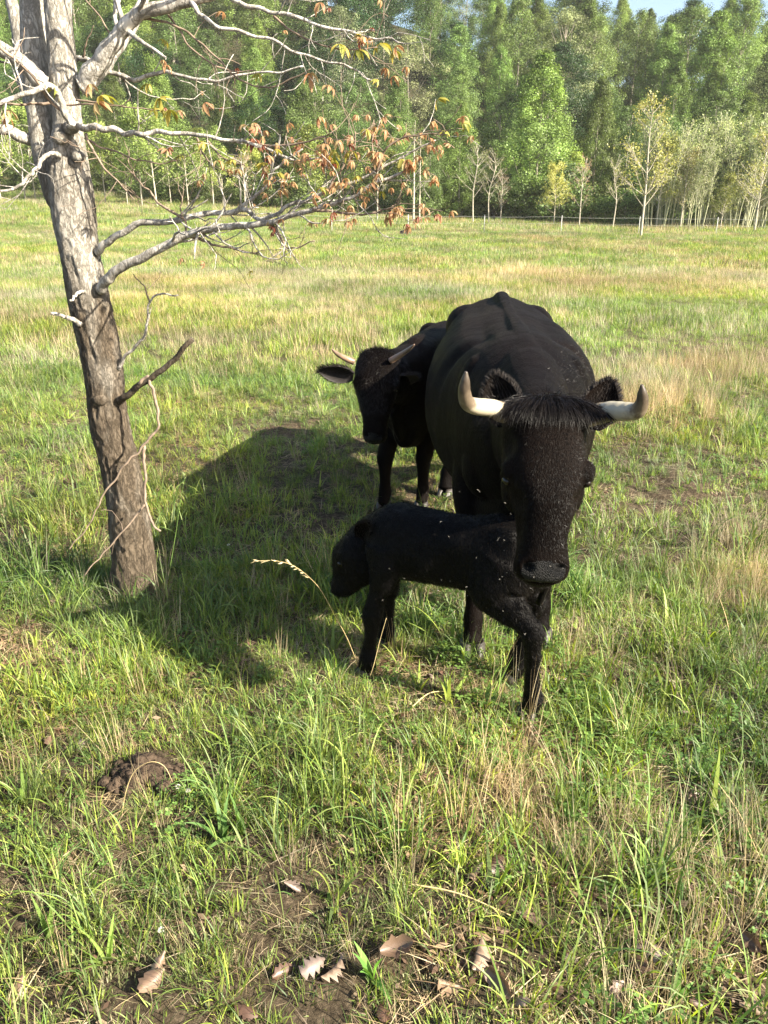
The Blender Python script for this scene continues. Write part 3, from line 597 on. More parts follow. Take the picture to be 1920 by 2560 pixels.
for k in (-1, 1):
    mb = MB(); C.ball((.61, .016 + k * .063, .42), (.012, .008, .010), mb); C.part('eye', mb, M_eye)
    mb = MB(); C.ball((.662, .024 + k * .024, .300), (.007, .007, .007), mb); C.part('nostril', mb, M_dark)  # solid near-black balls in place of shaded nostril holes
mb = MB(); C.ball((.652, .024, .292), (.020, .036, .022), mb); C.part('muzzle', mb, M_muzzle)
mb = MB(); mb.tube([C.W((-.105, -.01, .61)), C.W((-.125, -.02, .55)), C.W((-.105, -.03, .45)), C.W((-.085, -.035, .38))], [.022, .018, .012, .012], 8, n=12); C.part('tail', mb, M_coat_calf)
C.fur(70000, .013, .0013, M_hair, None, .45)
# damp patches of licked fur
C.fur(2500, .016, .002, M_hair_brown, lambda V, Nn: ((V[:, 0] > .3) & (V[:, 2] > .35)), .55, 'damp_hair')

#@@NEXT@@
# ------------------------------------------------------------------ the young tree on the left
T = empty('tree', (-1.10, 3.15, 0)); tag(T, 'forked tree with pale bark and rusty drooping young leaves beside the calf', 'tree')
def tadopt(ob, parent=None):
    ob.parent = T; ob.location = (1.10, -3.15, 0); return ob

def trunk_mesh():
    mb = MB()
    def stem(rows, n, seg, amp, cap=True):
        """rows (px,py,Y,r)"""
        P = catmull([(*at(a, b, Y), r) for a, b, Y, r in rows], n); base = len(mb.V)
        mb.tube(P[:, :3], P[:, 3], seg, cap=cap)
        V = mb.V[-1]; C0 = np.repeat(P[:, :3], seg, 0); D = V - C0; R = np.linalg.norm(D, axis=1)[:, None]; D = D / R
        ang = np.tile(np.linspace(0, 2 * math.pi, seg, endpoint=False), n)
        d = np.empty(len(V))
        for i, v in enumerate(V):
            p = Vector((v[0] * 42, v[1] * 42, v[2] * 17)); q = Vector((v[0] * 7, v[1] * 7, v[2] * 4))
            ridge = 1 - abs(mnoise.noise(p)) * 2.4; ridge2 = 1 - abs(mnoise.noise(p * 2.1)) * 2
            d[i] = (ridge * .7 + ridge2 * .3) * (1.0 - .6 * min(1, max(0, (v[2] - 1.25) / .6))) + mnoise.noise(q) * 1.5
        mb.V[-1] = V + D * (d * amp)[:, None]
    stem([(330, 1560, 3.15, .19), (333, 1520, 3.15, .145), (336, 1485, 3.15, .112), (335, 1440, 3.15, .094), (332, 1369, 3.15, .084), (311, 1233, 3.15, .076), (292, 1140, 3.15, .074), (273, 1052, 3.15, .073), (247, 871, 3.15, .071), (221, 736, 3.15, .070), (197, 610, 3.15, .069), (181, 520, 3.15, .073), (170, 440, 3.15, .072), (166, 390, 3.16, .070), (168, 318, 3.16, .053), (160, 230, 3.16, .047), (152, 145, 3.16, .043), (141, 0, 3.16, .041), (125, -260, 3.2, .045), (112, -620, 3.2, .036), (100, -1050, 3.2, .02)], 460, 120, .0078)
    stem([(175, 560, 3.17, .03), (158, 500, 3.17, .060), (132, 430, 3.18, .056), (111, 350, 3.20, .050), (95, 240, 3.22, .046), (84, 120, 3.24, .043), (74, 0, 3.26, .036), (62, -200, 3.3, .034), (50, -600, 3.45, .025), (40, -900, 3.5, .012)], 150, 48, .003)
    stem([(120, 350, 3.35, .02), (112, 240, 3.42, .028), (104, 120, 3.45, .026), (96, 0, 3.5, .024), (85, -200, 3.55, .018), (75, -500, 3.6, .008)], 60, 24, .002)
    stem([(88, 310, 3.28, .02), (62, 190, 3.36, .030), (50, 100, 3.4, .026), (38, 40, 3.42, .024), (18, -40, 3.45, .02), (-10, -200, 3.5, .012)], 50, 24, .002)
    # knots and a healed branch scar
    for (px, py, Y, r) in [(178, 318, 3.10, .03), (150, 345, 3.1, .028), (196, 392, 3.09, .026), (250, 1000, 3.08, .03)]:
        mb.ball(at(px, py, Y), (r, r * .6, r * .8), 16)
    return mb
o = tadopt(trunk_mesh().build('trunk', M_bark))

twig_tips = []
def grow(mb, p, d, ln, r, depth=0, droop=.0, tips=True):
    """a crooked twig with forks"""
    p = np.array(p, float); d = np.array(d, float) / np.linalg.norm(d); n = max(3, int(ln / .035)); pts = [p.copy()]; st = ln / n
    for k in range(n):
        d = d + rng.normal(0, .20, 3) + np.array([0, 0, .03 - droop]); d /= np.linalg.norm(d); p = p + d * st; pts.append(p.copy())
        if depth < 2 and k > 0 and rng.uniform() < .33:
            e = d + rng.normal(0, .75, 3) * np.array([1, .8, .8]); grow(mb, p, e, ln * rng.uniform(.25, .6), r * .6, depth + 1, droop, tips)
    mb.tube(pts, np.linspace(r, max(.0009, r * .4), len(pts)), 5 if r < .004 else 6, cap=False)
    if tips: twig_tips.append((pts[-1], d))

def limb(rows, r0, r1, Y0, Y1, twigs=0, tl=.19, seg=None, material=None, parent_trunk=True, tips=True, px_from=0.25, wob=.004, name='branch'):
    pts = np.array([at(a, b, Y0 + (Y1 - Y0) * i / (len(rows) - 1)) for i, (a, b) in enumerate(rows)])
    n = max(12, len(rows) * 6); P = catmull(pts, n); r = r0 + (r1 - r0) * np.linspace(0, 1, n) ** .8
    ph = rng.uniform(0, 9, 3)
    for k in range(3): P[1:, k] += np.array([mnoise.noise(Vector((i * .23, ph[k], k * 3.1))) for i in range(1, n)]) * min(wob, r0 * .8) * 2
    r = r * (1 + .12 * np.array([mnoise.noise(Vector((i * .8, ph[0], 4))) for i in range(n)]))
    mb = MB(); mb.tube(P, r, seg or (16 if r0 > .012 else 9))
    for _ in range(int(twigs * 1.4)):
        u = rng.uniform(px_from, 1); i = min(n - 2, int(u * n)); tdir = P[i + 1] - P[i]; tdir = tdir / np.linalg.norm(tdir)
        e = tdir * .7 + rng.normal(0, .8, 3) * np.array([.7, .7, .9]) + np.array([0, 0, .15]); grow(mb, P[i], e, tl * rng.uniform(.5, 1.4), max(.0013, r[i] * .38), 0, 0, tips)
    if tips: twig_tips.append((P[-1], P[-1] - P[-3]))
    ob = mb.build(name, material or (M_limb if r0 > .007 else M_twig)); return tadopt(ob)

limb([(205, 215), (232, 180), (262, 140), (285, 105), (312, 65), (350, 35), (420, 15), (480, 0), (560, -25), (700, -90), (850, -160)], .036, .012, 3.15, 3.0, 3, .4)
limb([(225, 205), (262, 165), (300, 110), (335, 55), (360, 0), (385, -90), (400, -250)], .027, .016, 3.2, 3.45, 2, .4)
limb([(178, 145), (205, 145), (240, 165), (300, 190), (345, 200), (385, 185), (420, 180), (470, 197), (520, 200), (570, 195), (640, 183), (700, 180), (760, 168)], .011, .0028, 3.3, 3.05, 7, .18)
limb([(477, 5), (500, 35), (530, 60), (597, 80), (663, 96), (730, 126), (796, 149), (862, 166), (900, 182), (932, 203)], .008, .0022, 3.02, 2.9, 8, .15)
limb([(560, -15), (600, 10), (657, 23), (730, 40), (796, 63), (862, 76), (928, 93), (980, 100), (1012, 112)], .0085, .002, 2.95, 2.8, 7, .14)
limb([(683, 40), (730, 80), (796, 109), (862, 123), (942, 119)], .004, .0018, 2.93, 2.85, 4, .12)
limb([(355, 48), (424, 60), (477, 86), (531, 133), (570, 172), (610, 206), (663, 219), (730, 199), (775, 175)], .0045, .0018, 3.1, 2.95, 5, .13)
limb([(420, 38), (450, 75), (477, 119), (530, 159), (579, 179), (640, 176)], .004, .0018, 3.1, 3.0, 3, .13)
limb([(174, 310), (215, 318), (250, 320), (285, 325), (318, 335), (355, 335), (398, 330), (464, 337), (530, 343), (597, 351), (663, 371), (730, 398), (796, 398), (835, 381)], .0135, .0025, 3.08, 2.85, 9, .17)
limb([(491, 345), (504, 378), (531, 411), (575, 433)], .0042, .0016, 3.0, 2.98, 3, .12)
limb([(517, 351), (564, 398), (614, 414)], .004, .0016, 2.98, 2.9, 2, .12)
limb([(640, 362), (730, 361), (796, 345), (829, 332)], .004, .0018, 2.93, 2.8, 5, .12)
limb([(240, 632), (262, 612), (292, 590), (345, 560), (411, 557), (464, 544), (530, 531), (590, 530), (617, 524), (643, 547), (690, 537), (723, 511), (763, 501), (816, 477), (895, 451), (961, 418), (1034, 378), (1090, 350)], .0145, .0026, 3.12, 2.75, 16, .17)
limb([(586, 531), (608, 512), (630, 497), (663, 464), (683, 431), (716, 398), (752, 375)], .008, .0025, 2.97, 2.85, 8, .14)
limb([(250, 725), (268, 700), (300, 672), (358, 643), (424, 610), (477, 584), (530, 570), (597, 565), (670, 560), (716, 544), (782, 524), (835, 510), (882, 491), (942, 457), (1028, 424)], .021, .004, 3.1, 2.7, 18, .17)
limb([(477, 588), (505, 603), (530, 610), (570, 620), (603, 627), (650, 636)], .0065, .002, 2.97, 2.9, 5, .12)
limb([(676, 562), (703, 593), (716, 617), (749, 620), (789, 600)], .0055, .0016, 2.88, 2.8, 4, .10)
limb([(466, 588), (461, 550), (451, 524), (455, 490)], .005, .0018, 3.0, 3.0, 3, .12)
limb([(458, 546), (398, 511), (371, 477), (345, 451), (330, 420)], .0055, .0018, 3.0, 3.05, 5, .14)
limb([(782, 524), (849, 530), (915, 537), (961, 524), (1001, 510)], .0055, .0018, 2.8, 2.7, 9, .12)
limb([(816, 477), (850, 430), (880, 380), (893, 330)], .005, .0018, 2.8, 2.78, 8, .13)
limb([(940, 430), (960, 380), (1010, 345), (1060, 335), (1120, 338)], .004, .0016, 2.75, 2.68, 8, .10)
limb([(935, 425), (930, 370), (935, 300)], .0035, .0015, 2.76, 2.76, 4, .08)
limb([(215, 335), (232, 375), (262, 420), (300, 460), (335, 500)], .006, .0018, 3.07, 3.0, 5, .16)
limb([(212, 345), (260, 370), (330, 395), (385, 408), (450, 405)], .0045, .0016, 3.07, 3.0, 4, .13)
limb([(160, 262), (230, 262), (290, 266), (325, 250)], .0035, .0015, 3.06, 3.0, 1, .1)
limb([(190, 250), (250, 258), (330, 268), (415, 277)], .004, .0015, 3.06, 3.0, 2, .1)
limb([(112, 212), (60, 160), (0, 118), (-90, 60), (-200, 0)], .030, .018, 3.12, 3.05, 4, .3)
limb([(85, 352), (40, 335), (0, 322), (-90, 300), (-200, 290)], .022, .015, 3.2, 3.1, 4, .3)
limb([(178, 312), (164, 285), (150, 250), (140, 225), (125, 214), (100, 220), (60, 235), (0, 258), (-90, 290)], .013, .007, 3.03, 2.9, 7, .2)
limb([(165, 290), (120, 250), (80, 190), (40, 150), (0, 120), (-60, 90)], .006, .003, 3.02, 2.9, 5, .18)
limb([(153, 388), (125, 386), (105, 400), (88, 425), (72, 440), (55, 462), (0, 478), (-60, 495)], .009, .004, 3.08, 2.95, 6, .16)
limb([(130, 255), (60, 262), (0, 258), (-60, 262)], .005, .003, 3.05, 2.95, 4, .15)
limb([(275, 90), (250, 40), (215, 0), (190, -50)], .003, .0015, 3.1, 3.1, 1, .1)
limb([(207, 142), (215, 110), (235, 62)], .0045, .0012, 3.25, 3.2, 0)
# dead wood low on the stem
limb([(205, 812), (190, 803), (172, 795), (158, 790), (128, 785)], .011, .0065, 3.09, 3.05, 0, tips=False)
limb([(212, 724), (196, 731), (184, 742), (176, 752)], .008, .004, 3.09, 3.0, 0, tips=False)
limb([(296, 922), (301, 912), (326, 880), (348, 856), (362, 840), (369, 794), (374, 756), (393, 740), (420, 734), (448, 740)], .0075, .0028, 3.12, 3.05, 1, .08, tips=False)
limb([(374, 756), (366, 735), (360, 716), (345, 700), (332, 686)], .004, .0015, 3.1, 3.08, 1, .06, tips=False)
limb([(296, 1002), (317, 990), (344, 966), (384, 941), (430, 903), (482, 846)], .015, .0095, 3.1, 2.98, 0, tips=False, material=M_bark)
limb([(350, 958), (362, 944), (372, 950), (382, 975), (390, 1003), (393, 1035), (394, 1068), (380, 1090), (362, 1111), (340, 1135), (317, 1158), (292, 1192), (271, 1222), (252, 1250), (244, 1268), (228, 1305), (215, 1325), (190, 1352), (172, 1375)], .0075, .0022, 3.04, 2.92, 1, .1, tips=False, material=M_twig, name='hanging_branch')
limb([(360, 1114), (361, 1140), (362, 1165), (364, 1200), (364, 1236), (366, 1265), (375, 1294), (386, 1312), (401, 1328)], .0065, .0045, 3.0, 2.95, 0, tips=False, material=M_twig, name='hanging_branch')
limb([(362, 1262), (326, 1305), (271, 1369), (238, 1405), (210, 1440)], .0045, .002, 3.0, 2.9, 2, .1, tips=False, material=M_twig, name='hanging_branch')

# compound young leaves
def leaf_proto(cols, size, droop, seed):
    r = np.random.default_rng(seed); V = []; F = []; Cc = []
    k0 = 5; base = np.array([0, 0, -.012])
    for i in range(k0):
        a = (i - 2) * .95 + r.normal(0, .2); L_ = size * (1 - .12 * abs(i - 2)) * r.uniform(.85, 1.1); w = L_ * .135
        d = np.array([math.cos(a) * .8, math.sin(a) * .8, -.25]); d /= np.linalg.norm(d); P = base.copy(); c = cols[r.integers(len(cols))] * r.uniform(.8, 1.2)
        rows = []; m = 5
        for q in range(m + 1):
            u = q / m; ww = w * (math.sin(math.pi * min(1, u * .9 + .08)) ** .9) * (1.15 if q % 2 else .95)
            sd = np.cross(d, [0, 0, 1]); sd /= np.linalg.norm(sd) + 1e-6; up = np.cross(sd, d)
            rows += [P - sd * ww + up * ww * .35, P.copy(), P + sd * ww + up * ww * .35]
            P = P + d * L_ / m; d = d + np.array([0, 0, -droop]) / m * 1.6; d /= np.linalg.norm(d)
        b = len(V); V += rows; Cc += [c] * len(rows)
        for q in range(m):
            for h in (0, 1):
                z = b + q * 3 + h; F.append((z, z + 1, z + 4, z + 3))
    return mesh_np('leaf', np.array(V), F, M_leaf, True, np.array(Cc))
rust = [np.array(c) for c in ((.38, .23, .12), (.44, .30, .16), (.32, .18, .10), (.42, .33, .17))]
olive = [np.array(c) for c in ((.32, .30, .07), (.26, .28, .06), (.42, .36, .09))]
red = [np.array(c) for c in ((.24, .085, .06), (.27, .12, .075))]
LP = [leaf_proto(rust, s, d, k) for k, (s, d) in enumerate([(.038, 1.8), (.034, 2.4), (.042, 1.4), (.030, 2.8), (.046, 2.0)])] + \
     [leaf_proto(olive, s, d, k + 10) for k, (s, d) in enumerate([(.045, .9), (.04, 1.5), (.05, 1.1)])] + \
     [leaf_proto(red, s, d, k + 20) for k, (s, d) in enumerate([(.028, 2.0), (.032, 2.6)])]
def put_leaf(p, i, sc=1.0):
    o = bpy.data.objects.new('leaf', LP[i]); S.collection.objects.link(o); o.parent = T
    o.location = (p[0] + 1.10, p[1] - 3.15, p[2]); o.rotation_euler = (rng.normal(0, .35), rng.normal(0, .35), rng.uniform(0, 6.28)); o.scale = (sc,) * 3
spots = []
for (tp, d) in twig_tips:
    px, py = project(*tp)
    if -60 < px < 1250 and -60 < py < 760:
        w = 1.0 if (px > 640 and 270 < py < 580) else (.8 if px > 380 and py < 460 else .45)
        if py > 560: w = .35
        spots.append((w, px, tp))
rng.shuffle(spots := np.array(spots, dtype=object)) if False else None
cand = []
for (w, px, tp) in spots:
    k = rng.choice([0, 1, 2, 3], p=[1 - w * .85, w * .35, w * .3, w * .2]) if w < 1 else rng.integers(1, 4)
    for _ in range(int(k)): cand.append((w, px, tp))
rng2 = random.Random(3); rng2.shuffle(cand)
cand = sorted(cand, key=lambda c: -c[0] * rng2.uniform(.4, 1))[:225]
for (w, px, tp) in cand:
    i = rng.choice([0, 1, 2, 3, 4, 5, 6, 7, 8, 9], p=[.22, .20, .15, .13, .12, .03, .03, .03, .05, .04]) if w > .9 else rng.choice([0, 2, 4, 5, 6, 7, 8, 9, 3, 1], p=[.17, .15, .15, .08, .06, .07, .06, .06, .12, .08])
    put_leaf(tp + rng.normal(0, .012, 3), int(i), rng.uniform(.65, 1.05))
for (px, py, Y, i, sc) in [(232, 245, 3.0, 4, 1.4), (245, 225, 3.0, 5, 1.5), (222, 200, 3.0, 2, 1.2), (140, 200, 3.0, 6, 1.4), (392, 236, 2.98, 7, 1.5), (425, 262, 2.98, 6, 1.4), (370, 200, 3.05, 7, 1.0), (505, 250, 2.98, 4, 1.0), (15, 262, 2.95, 2, 1.3), (20, 278, 2.95, 4, 1.2), (852, 95, 2.85, 5, 1.4), (945, 98, 2.85, 7, 1.2), (890, 112, 2.85, 6, 1.3), (775, 175, 2.9, 4, 1.2), (830, 205, 2.9, 2, 1.3), (560, 20, 3.0, 0, 1.0), (632, 300, 2.95, 8, 1.8), (640, 330, 2.95, 9, 1.8), (660, 395, 2.95, 5, 1.2), (455, 638, 2.95, 0, .8), (515, 650, 2.95, 1, .9), (625, 672, 2.9, 5, .7)]:
    put_leaf(np.array(at(px, py, Y)), i, sc)

# ------------------------------------------------------------------ grass
PROTO = bpy.data.collections.new('grass_kinds')
kinds = []
def proto(name, V, F, C_):
    me = mesh_np(name, V, F, M_grass, False, C_); o = bpy.data.objects.new('%03d_%s' % (len(kinds), name), me); PROTO.objects.link(o); kinds.append(name); return len(kinds) - 1
def blades(n, rad, L0, L1, w, cols, lean=.35, curl=.9, seg=4, seed=0, flat=0.0, root_pow=.5, kink=0.0):
    r = np.random.default_rng(seed); a = r.uniform(0, 2 * math.pi, n); rr = rad * r.uniform(0, 1, n) ** root_pow
    P = np.column_stack([rr * np.cos(a), rr * np.sin(a), np.full(n, -.004)])
    az = a + r.normal(0, .9, n); L_ = r.uniform(L0, L1, n); th = np.abs(r.normal(0, lean, n)) + .05 + flat; cu = r.uniform(.2, 1.3, n) * curl
    dirh = np.column_stack([np.cos(az), np.sin(az), np.zeros(n)]); sd = np.column_stack([-np.sin(az), np.cos(az), np.zeros(n)]); tw = r.uniform(-.8, .8, n)
    rows = []; kk = r.uniform(0, 1, n) < kink; kp = r.integers(1, seg, n)
    for k in range(seg + 1):
        u = k / seg; ww = w * (1 - u ** 1.6) * .5 * r.uniform(.9, 1.1, n) * (.55 + .45 * min(1, u * 3 + .3)) + w * .03
        s2 = sd * np.cos(tw)[:, None] + np.column_stack([np.zeros(n), np.zeros(n), np.sin(tw)]); rows.append(np.stack([P - s2 * ww[:, None], P + s2 * ww[:, None]], 1))
        t = th + cu * u * u * 1.3 + np.where(kk & (k >= kp), 1.2, 0); t = np.minimum(t, 2.3 if flat == 0 else 1.62)
        st = L_ / seg; P = P + (dirh * np.sin(t)[:, None] + np.array([0, 0, 1.]) * np.cos(t)[:, None]) * st[:, None]
        P[:, 2] = np.maximum(P[:, 2], .003 + r.uniform(0, .006, n))
    R_ = np.stack(rows, 1); V = R_.reshape(-1, 3); b = ((np.arange(n) * (seg + 1) * 2)[:, None] + (np.arange(seg) * 2)[None]).ravel()
    F = np.column_stack([b, b + 1, b + 3, b + 2]); cols = np.array(cols); c = cols[r.integers(0, len(cols), n)] * r.uniform(.75, 1.25, n)[:, None]
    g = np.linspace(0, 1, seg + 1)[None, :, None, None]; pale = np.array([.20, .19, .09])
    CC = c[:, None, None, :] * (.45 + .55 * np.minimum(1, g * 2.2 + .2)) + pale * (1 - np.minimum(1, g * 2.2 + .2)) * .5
    CC = np.broadcast_to(CC, (n, seg + 1, 2, 3)).reshape(-1, 3); return V, F, CC
def merge(*parts):
    V = []; F = []; C_ = []; o = 0
    for v, f, c in parts: V.append(v); F.append(f + o); C_.append(c); o += len(v)
    return np.vstack(V), np.vstack(F), np.vstack(C_)
GR = [(.115, .195, .032), (.155, .225, .042), (.08, .15, .036), (.19, .25, .055), (.13, .18, .06)]
LIME = [(.27, .34, .055), (.31, .36, .075), (.23, .32, .045)]
STRAW = [(.44, .36, .20), (.38, .30, .17), (.49, .42, .27), (.34, .26, .15), (.42, .35, .22)]
DEAD = [(.30, .22, .13), (.22, .155, .095), (.38, .29, .18), (.26, .20, .14)]
K = {}
def reg(key, *idx): K[key] = list(idx)
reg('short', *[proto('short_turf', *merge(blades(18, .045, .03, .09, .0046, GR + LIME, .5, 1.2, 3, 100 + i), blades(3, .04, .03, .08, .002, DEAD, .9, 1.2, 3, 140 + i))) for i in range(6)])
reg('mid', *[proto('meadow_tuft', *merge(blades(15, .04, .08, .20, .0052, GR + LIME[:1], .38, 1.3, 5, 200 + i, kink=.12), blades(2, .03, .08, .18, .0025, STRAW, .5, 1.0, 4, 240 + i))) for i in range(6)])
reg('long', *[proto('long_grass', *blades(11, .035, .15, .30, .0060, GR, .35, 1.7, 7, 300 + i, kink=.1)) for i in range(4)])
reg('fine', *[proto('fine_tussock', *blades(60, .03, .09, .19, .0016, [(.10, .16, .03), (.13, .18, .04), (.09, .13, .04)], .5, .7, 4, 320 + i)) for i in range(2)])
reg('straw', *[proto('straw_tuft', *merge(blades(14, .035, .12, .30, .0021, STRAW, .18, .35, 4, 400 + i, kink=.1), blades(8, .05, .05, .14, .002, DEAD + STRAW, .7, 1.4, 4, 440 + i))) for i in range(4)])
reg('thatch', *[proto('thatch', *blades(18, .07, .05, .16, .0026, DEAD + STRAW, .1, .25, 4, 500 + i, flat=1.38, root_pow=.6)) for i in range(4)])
def litter(n, rad, seed):
    r = np.random.default_rng(seed); V = []; F = []; C_ = []
    for i in range(n):
        a = r.uniform(0, 6.28, 2); q = rad * math.sqrt(r.uniform()); c = np.array([q * math.cos(a[0]), q * math.sin(a[0]), r.uniform(.003, .018)]); L_ = r.uniform(.006, .019); w = L_ * r.uniform(.3, .6)
        d = np.array([math.cos(a[1]), math.sin(a[1]), r.normal(0, .35)]); e = np.array([-math.sin(a[1]), math.cos(a[1]), r.normal(0, .35)]); k = r.normal(0, .35) * w; col = np.array([(.13, .08, .05), (.20, .14, .09), (.09, .05, .03), (.26, .19, .12)][r.integers(4)]) * r.uniform(.8, 1.2); o = len(V)
        V += [c - d * L_, c - e * w + [0, 0, k], c + d * L_, c + e * w + [0, 0, k]]; F += [(o, o + 1, o + 2, o + 3)]; C_ += [col] * 4
    return np.array(V), np.array(F), np.array(C_)
reg('litter', *[proto('leaf_litter', *litter(16, .07, 660 + i)) for i in range(4)])
def clover(n, rad, seed, broad=False):
    r = np.random.default_rng(seed); V = []; F = []; C_ = []
    for i in range(n):
        a = r.uniform(0, 6.28); q = rad * math.sqrt(r.uniform()); h = r.uniform(.02, .065); c = np.array([q * math.cos(a), q * math.sin(a), h])
        col = np.array([.085, .15, .035]) * r.uniform(.75, 1.5) + np.array([.02, .02, 0]) * r.uniform(0, 1); s = r.uniform(.005, .0095); a0 = r.uniform(0, 6.28); tl = r.normal(0, .3, 2)
        for k in range(3):
            b = a0 + k * 2.09; d = np.array([math.cos(b), math.sin(b), tl[0] * math.cos(b) + tl[1] * math.sin(b)]); e = np.array([-math.sin(b), math.cos(b), 0]); o = len(V)
            for (u, w) in ((0, 0), (.55, -.5), (1.0, -.62), (1.5, -.42), (1.5, .42), (1.0, .62), (.55, .5)): V.append(c + d * s * u + e * s * w + np.array([0, 0, .12 * s * abs(w)]))
            C_ += [col] * 7; F += [(o, o + 1, o + 2, o + 5), (o, o + 5, o + 6, o), (o + 2, o + 3, o + 4, o + 5)]
            F[-2] = (o, o + 2, o + 5, o + 6)
            F[-3] = (o, o + 1, o + 2, o + 2 + 0)
        o = len(V); V += [np.array([c[0] * .7, c[1] * .7, 0]), np.array([c[0] * .7 + .001, c[1] * .7, 0]), c + [.0006, 0, 0], c]; F.append((o, o + 1, o + 2, o + 3)); C_ += [col] * 4
    F = [f if len(set(f)) == 4 else (f[0], f[1], f[2], f[0]) for f in F]
    V = np.array(V); Fq = []
    for f in F:
        f2 = list(dict.fromkeys(f)); Fq.append(f2)
    return V, Fq, np.array(C_)
def proto_list(name, V, F, C_): return proto(name, V, [tuple(f) for f in F], C_)
reg('clover', *[proto_list('clover_patch', *clover(22, .07, 600 + i)) for i in range(4)])
reg('moss', *[proto('tiny_weed', *blades(70, .06, .008, .03, .0035, [(.16, .20, .07), (.24, .25, .11), (.30, .27, .15), (.12, .17, .05)], .9, .6, 2, 620 + i)) for i in range(3)])
reg('broad', *[proto('broad_blade', *blades(6, .012, .10, .22, .016, LIME + GR, .55, .8, 6, 640 + i)) for i in range(3)])
# coarser kinds for the distance
reg('m_green', *[proto('far_tuft_green', *blades(30, .13, .07, .22, .008, GR + LIME, .45, 1.0, 3, 700 + i)) for i in range(4)])
reg('m_straw', *[proto('far_tuft_straw', *merge(blades(16, .12, .10, .30, .0055, STRAW, .3, .5, 3, 720 + i), blades(10, .13, .06, .16, .007, GR, .5, 1, 3, 730 + i))) for i in range(3)])
reg('f_green', *[proto('distant_tuft_green', *blades(44, .40, .12, .32, .022, GR + LIME, .5, .8, 2, 740 + i)) for i in range(3)])
reg('f_straw', *[proto('distant_tuft_straw', *merge(blades(26, .4, .15, .38, .014, STRAW, .3, .5, 2, 760 + i), blades(12, .4, .1, .24, .02, GR, .5, .8, 2, 770 + i))) for i in range(3)])

def scatter(name, P, rot, scl, idx, shade, label):
    n = len(P); me = bpy.data.meshes.new(name); me.vertices.add(n); me.vertices.foreach_set('co', np.asarray(P, np.float32).ravel())
    for nm, ty, arr, ky in (('rot', 'FLOAT_VECTOR', rot, 'vector'), ('scl', 'FLOAT', scl, 'value'), ('idx', 'INT', idx, 'value'), ('shade', 'FLOAT_COLOR', np.column_stack([shade, np.ones(n)]), 'color')):
        a = me.attributes.new(nm, ty, 'POINT'); a.data.foreach_set(ky, np.asarray(arr, np.int32 if ty == 'INT' else np.float32).ravel())
    o = link(name, me); ng = bpy.data.node_groups.new(name, 'GeometryNodeTree')
    ng.interface.new_socket('Geometry', in_out='INPUT', socket_type='NodeSocketGeometry'); ng.interface.new_socket('Geometry', in_out='OUTPUT', socket_type='NodeSocketGeometry')
    gi = ng.nodes.new('NodeGroupInput'); go = ng.nodes.new('NodeGroupOutput'); ip = ng.nodes.new('GeometryNodeInstanceOnPoints'); ci = ng.nodes.new('GeometryNodeCollectionInfo')
    ci.inputs['Collection'].default_value = PROTO; ci.inputs['Separate Children'].default_value = True; ci.inputs['Reset Children'].default_value = True
    def na(nm, ty):
        q = ng.nodes.new('GeometryNodeInputNamedAttribute'); q.data_type = ty; q.inputs['Name'].default_value = nm; return q.outputs['Attribute']
    er = ng.nodes.new('FunctionNodeEulerToRotation'); L_ = ng.links.new
    L_(gi.outputs[0], ip.inputs['Points']); L_(ci.outputs[0], ip.inputs['Instance']); ip.inputs['Pick Instance'].default_value = True
    L_(na('idx', 'INT'), ip.inputs['Instance Index']); L_(na('rot', 'FLOAT_VECTOR'), er.inputs[0]); L_(er.outputs[0], ip.inputs['Rotation']); L_(na('scl', 'FLOAT'), ip.inputs['Scale'])
    L_(ip.outputs[0], go.inputs[0]); md = o.modifiers.new('scatter', 'NODES'); md.node_group = ng; tag(o, label, 'grass', kind='stuff'); return o

# bare or thin spots (photo pixel, radius m) and straw stands, found on the ground
BARE = [(20, 1640, .22), (60, 1600, .2), (350, 1990, .13), (300, 2020, .12), (960, 1660, .16), (880, 1650, .15), (1080, 1700, .14), (1330, 1850, .13), (1180, 1480, .15), (1500, 2480, .16), (1700, 2380, .14), (1150, 2420, .14), (1350, 2250, .12), (1640, 1940, .14), (800, 2430, .1), (700, 1085, .22), (160, 2420, .1), (1000, 2050, .09), (1420, 2120, .1), (1850, 2440, .12), (130, 1850, .10), (1230, 2520, .15), (1560, 1700, .15), (1800, 1760, .14), (350, 1495, .16)]
STRAWS = [(1280, 1990, .13, 1.0), (1500, 2190, .12, .9), (1560, 2080, .10, .9), (1700, 2200, .12, .8), (1890, 2150, .13, 1.1), (1840, 2330, .13, .8), (1870, 1480, .3, 1.1), (1840, 1380, .3, 1.1), (930, 1700, .06, 1.0), (1560, 1000, .8, 1.3), (1680, 930, .9, 1.2), (1850, 900, .9, 1.0), (60, 1000, .5, .8), (120, 900, .8, .8), (200, 870, .8, .8), (470, 860, .9, .9), (600, 930, .7, .8), (750, 1000, .35, .7), (1800, 700, 4, .9), (700, 700, 5, .9), (300, 650, 5, .8), (1350, 2060, .1, .8), (1180, 2080, .08, .7), (1700, 2450, .12, .8), (1600, 2560, .1, .8)]
LUSH = [(*at_ground(a, b), r) for a, b, r in [(690, 1960, .20), (780, 1900, .14), (620, 2120, .18), (330, 1570, .2), (80, 1950, .10), (540, 1560, .15), (480, 1300, .4), (560, 1220, .4), (250, 2350, .16), (120, 2250, .15), (1330, 2180, .10), (900, 2180, .14), (1480, 1950, .12), (60, 1330, .4), (1700, 1450, .4), (1100, 1960, .12), (1560, 2300, .1), (1880, 1750, .15)]]
BARE = [(*at_ground(a, b), r * (.5 if b > 2200 else .75)) for a, b, r in BARE]; STRAWS = [(*at_ground(a, b), r * (.62 if b > 1600 else 1), w) for a, b, r, w in STRAWS]
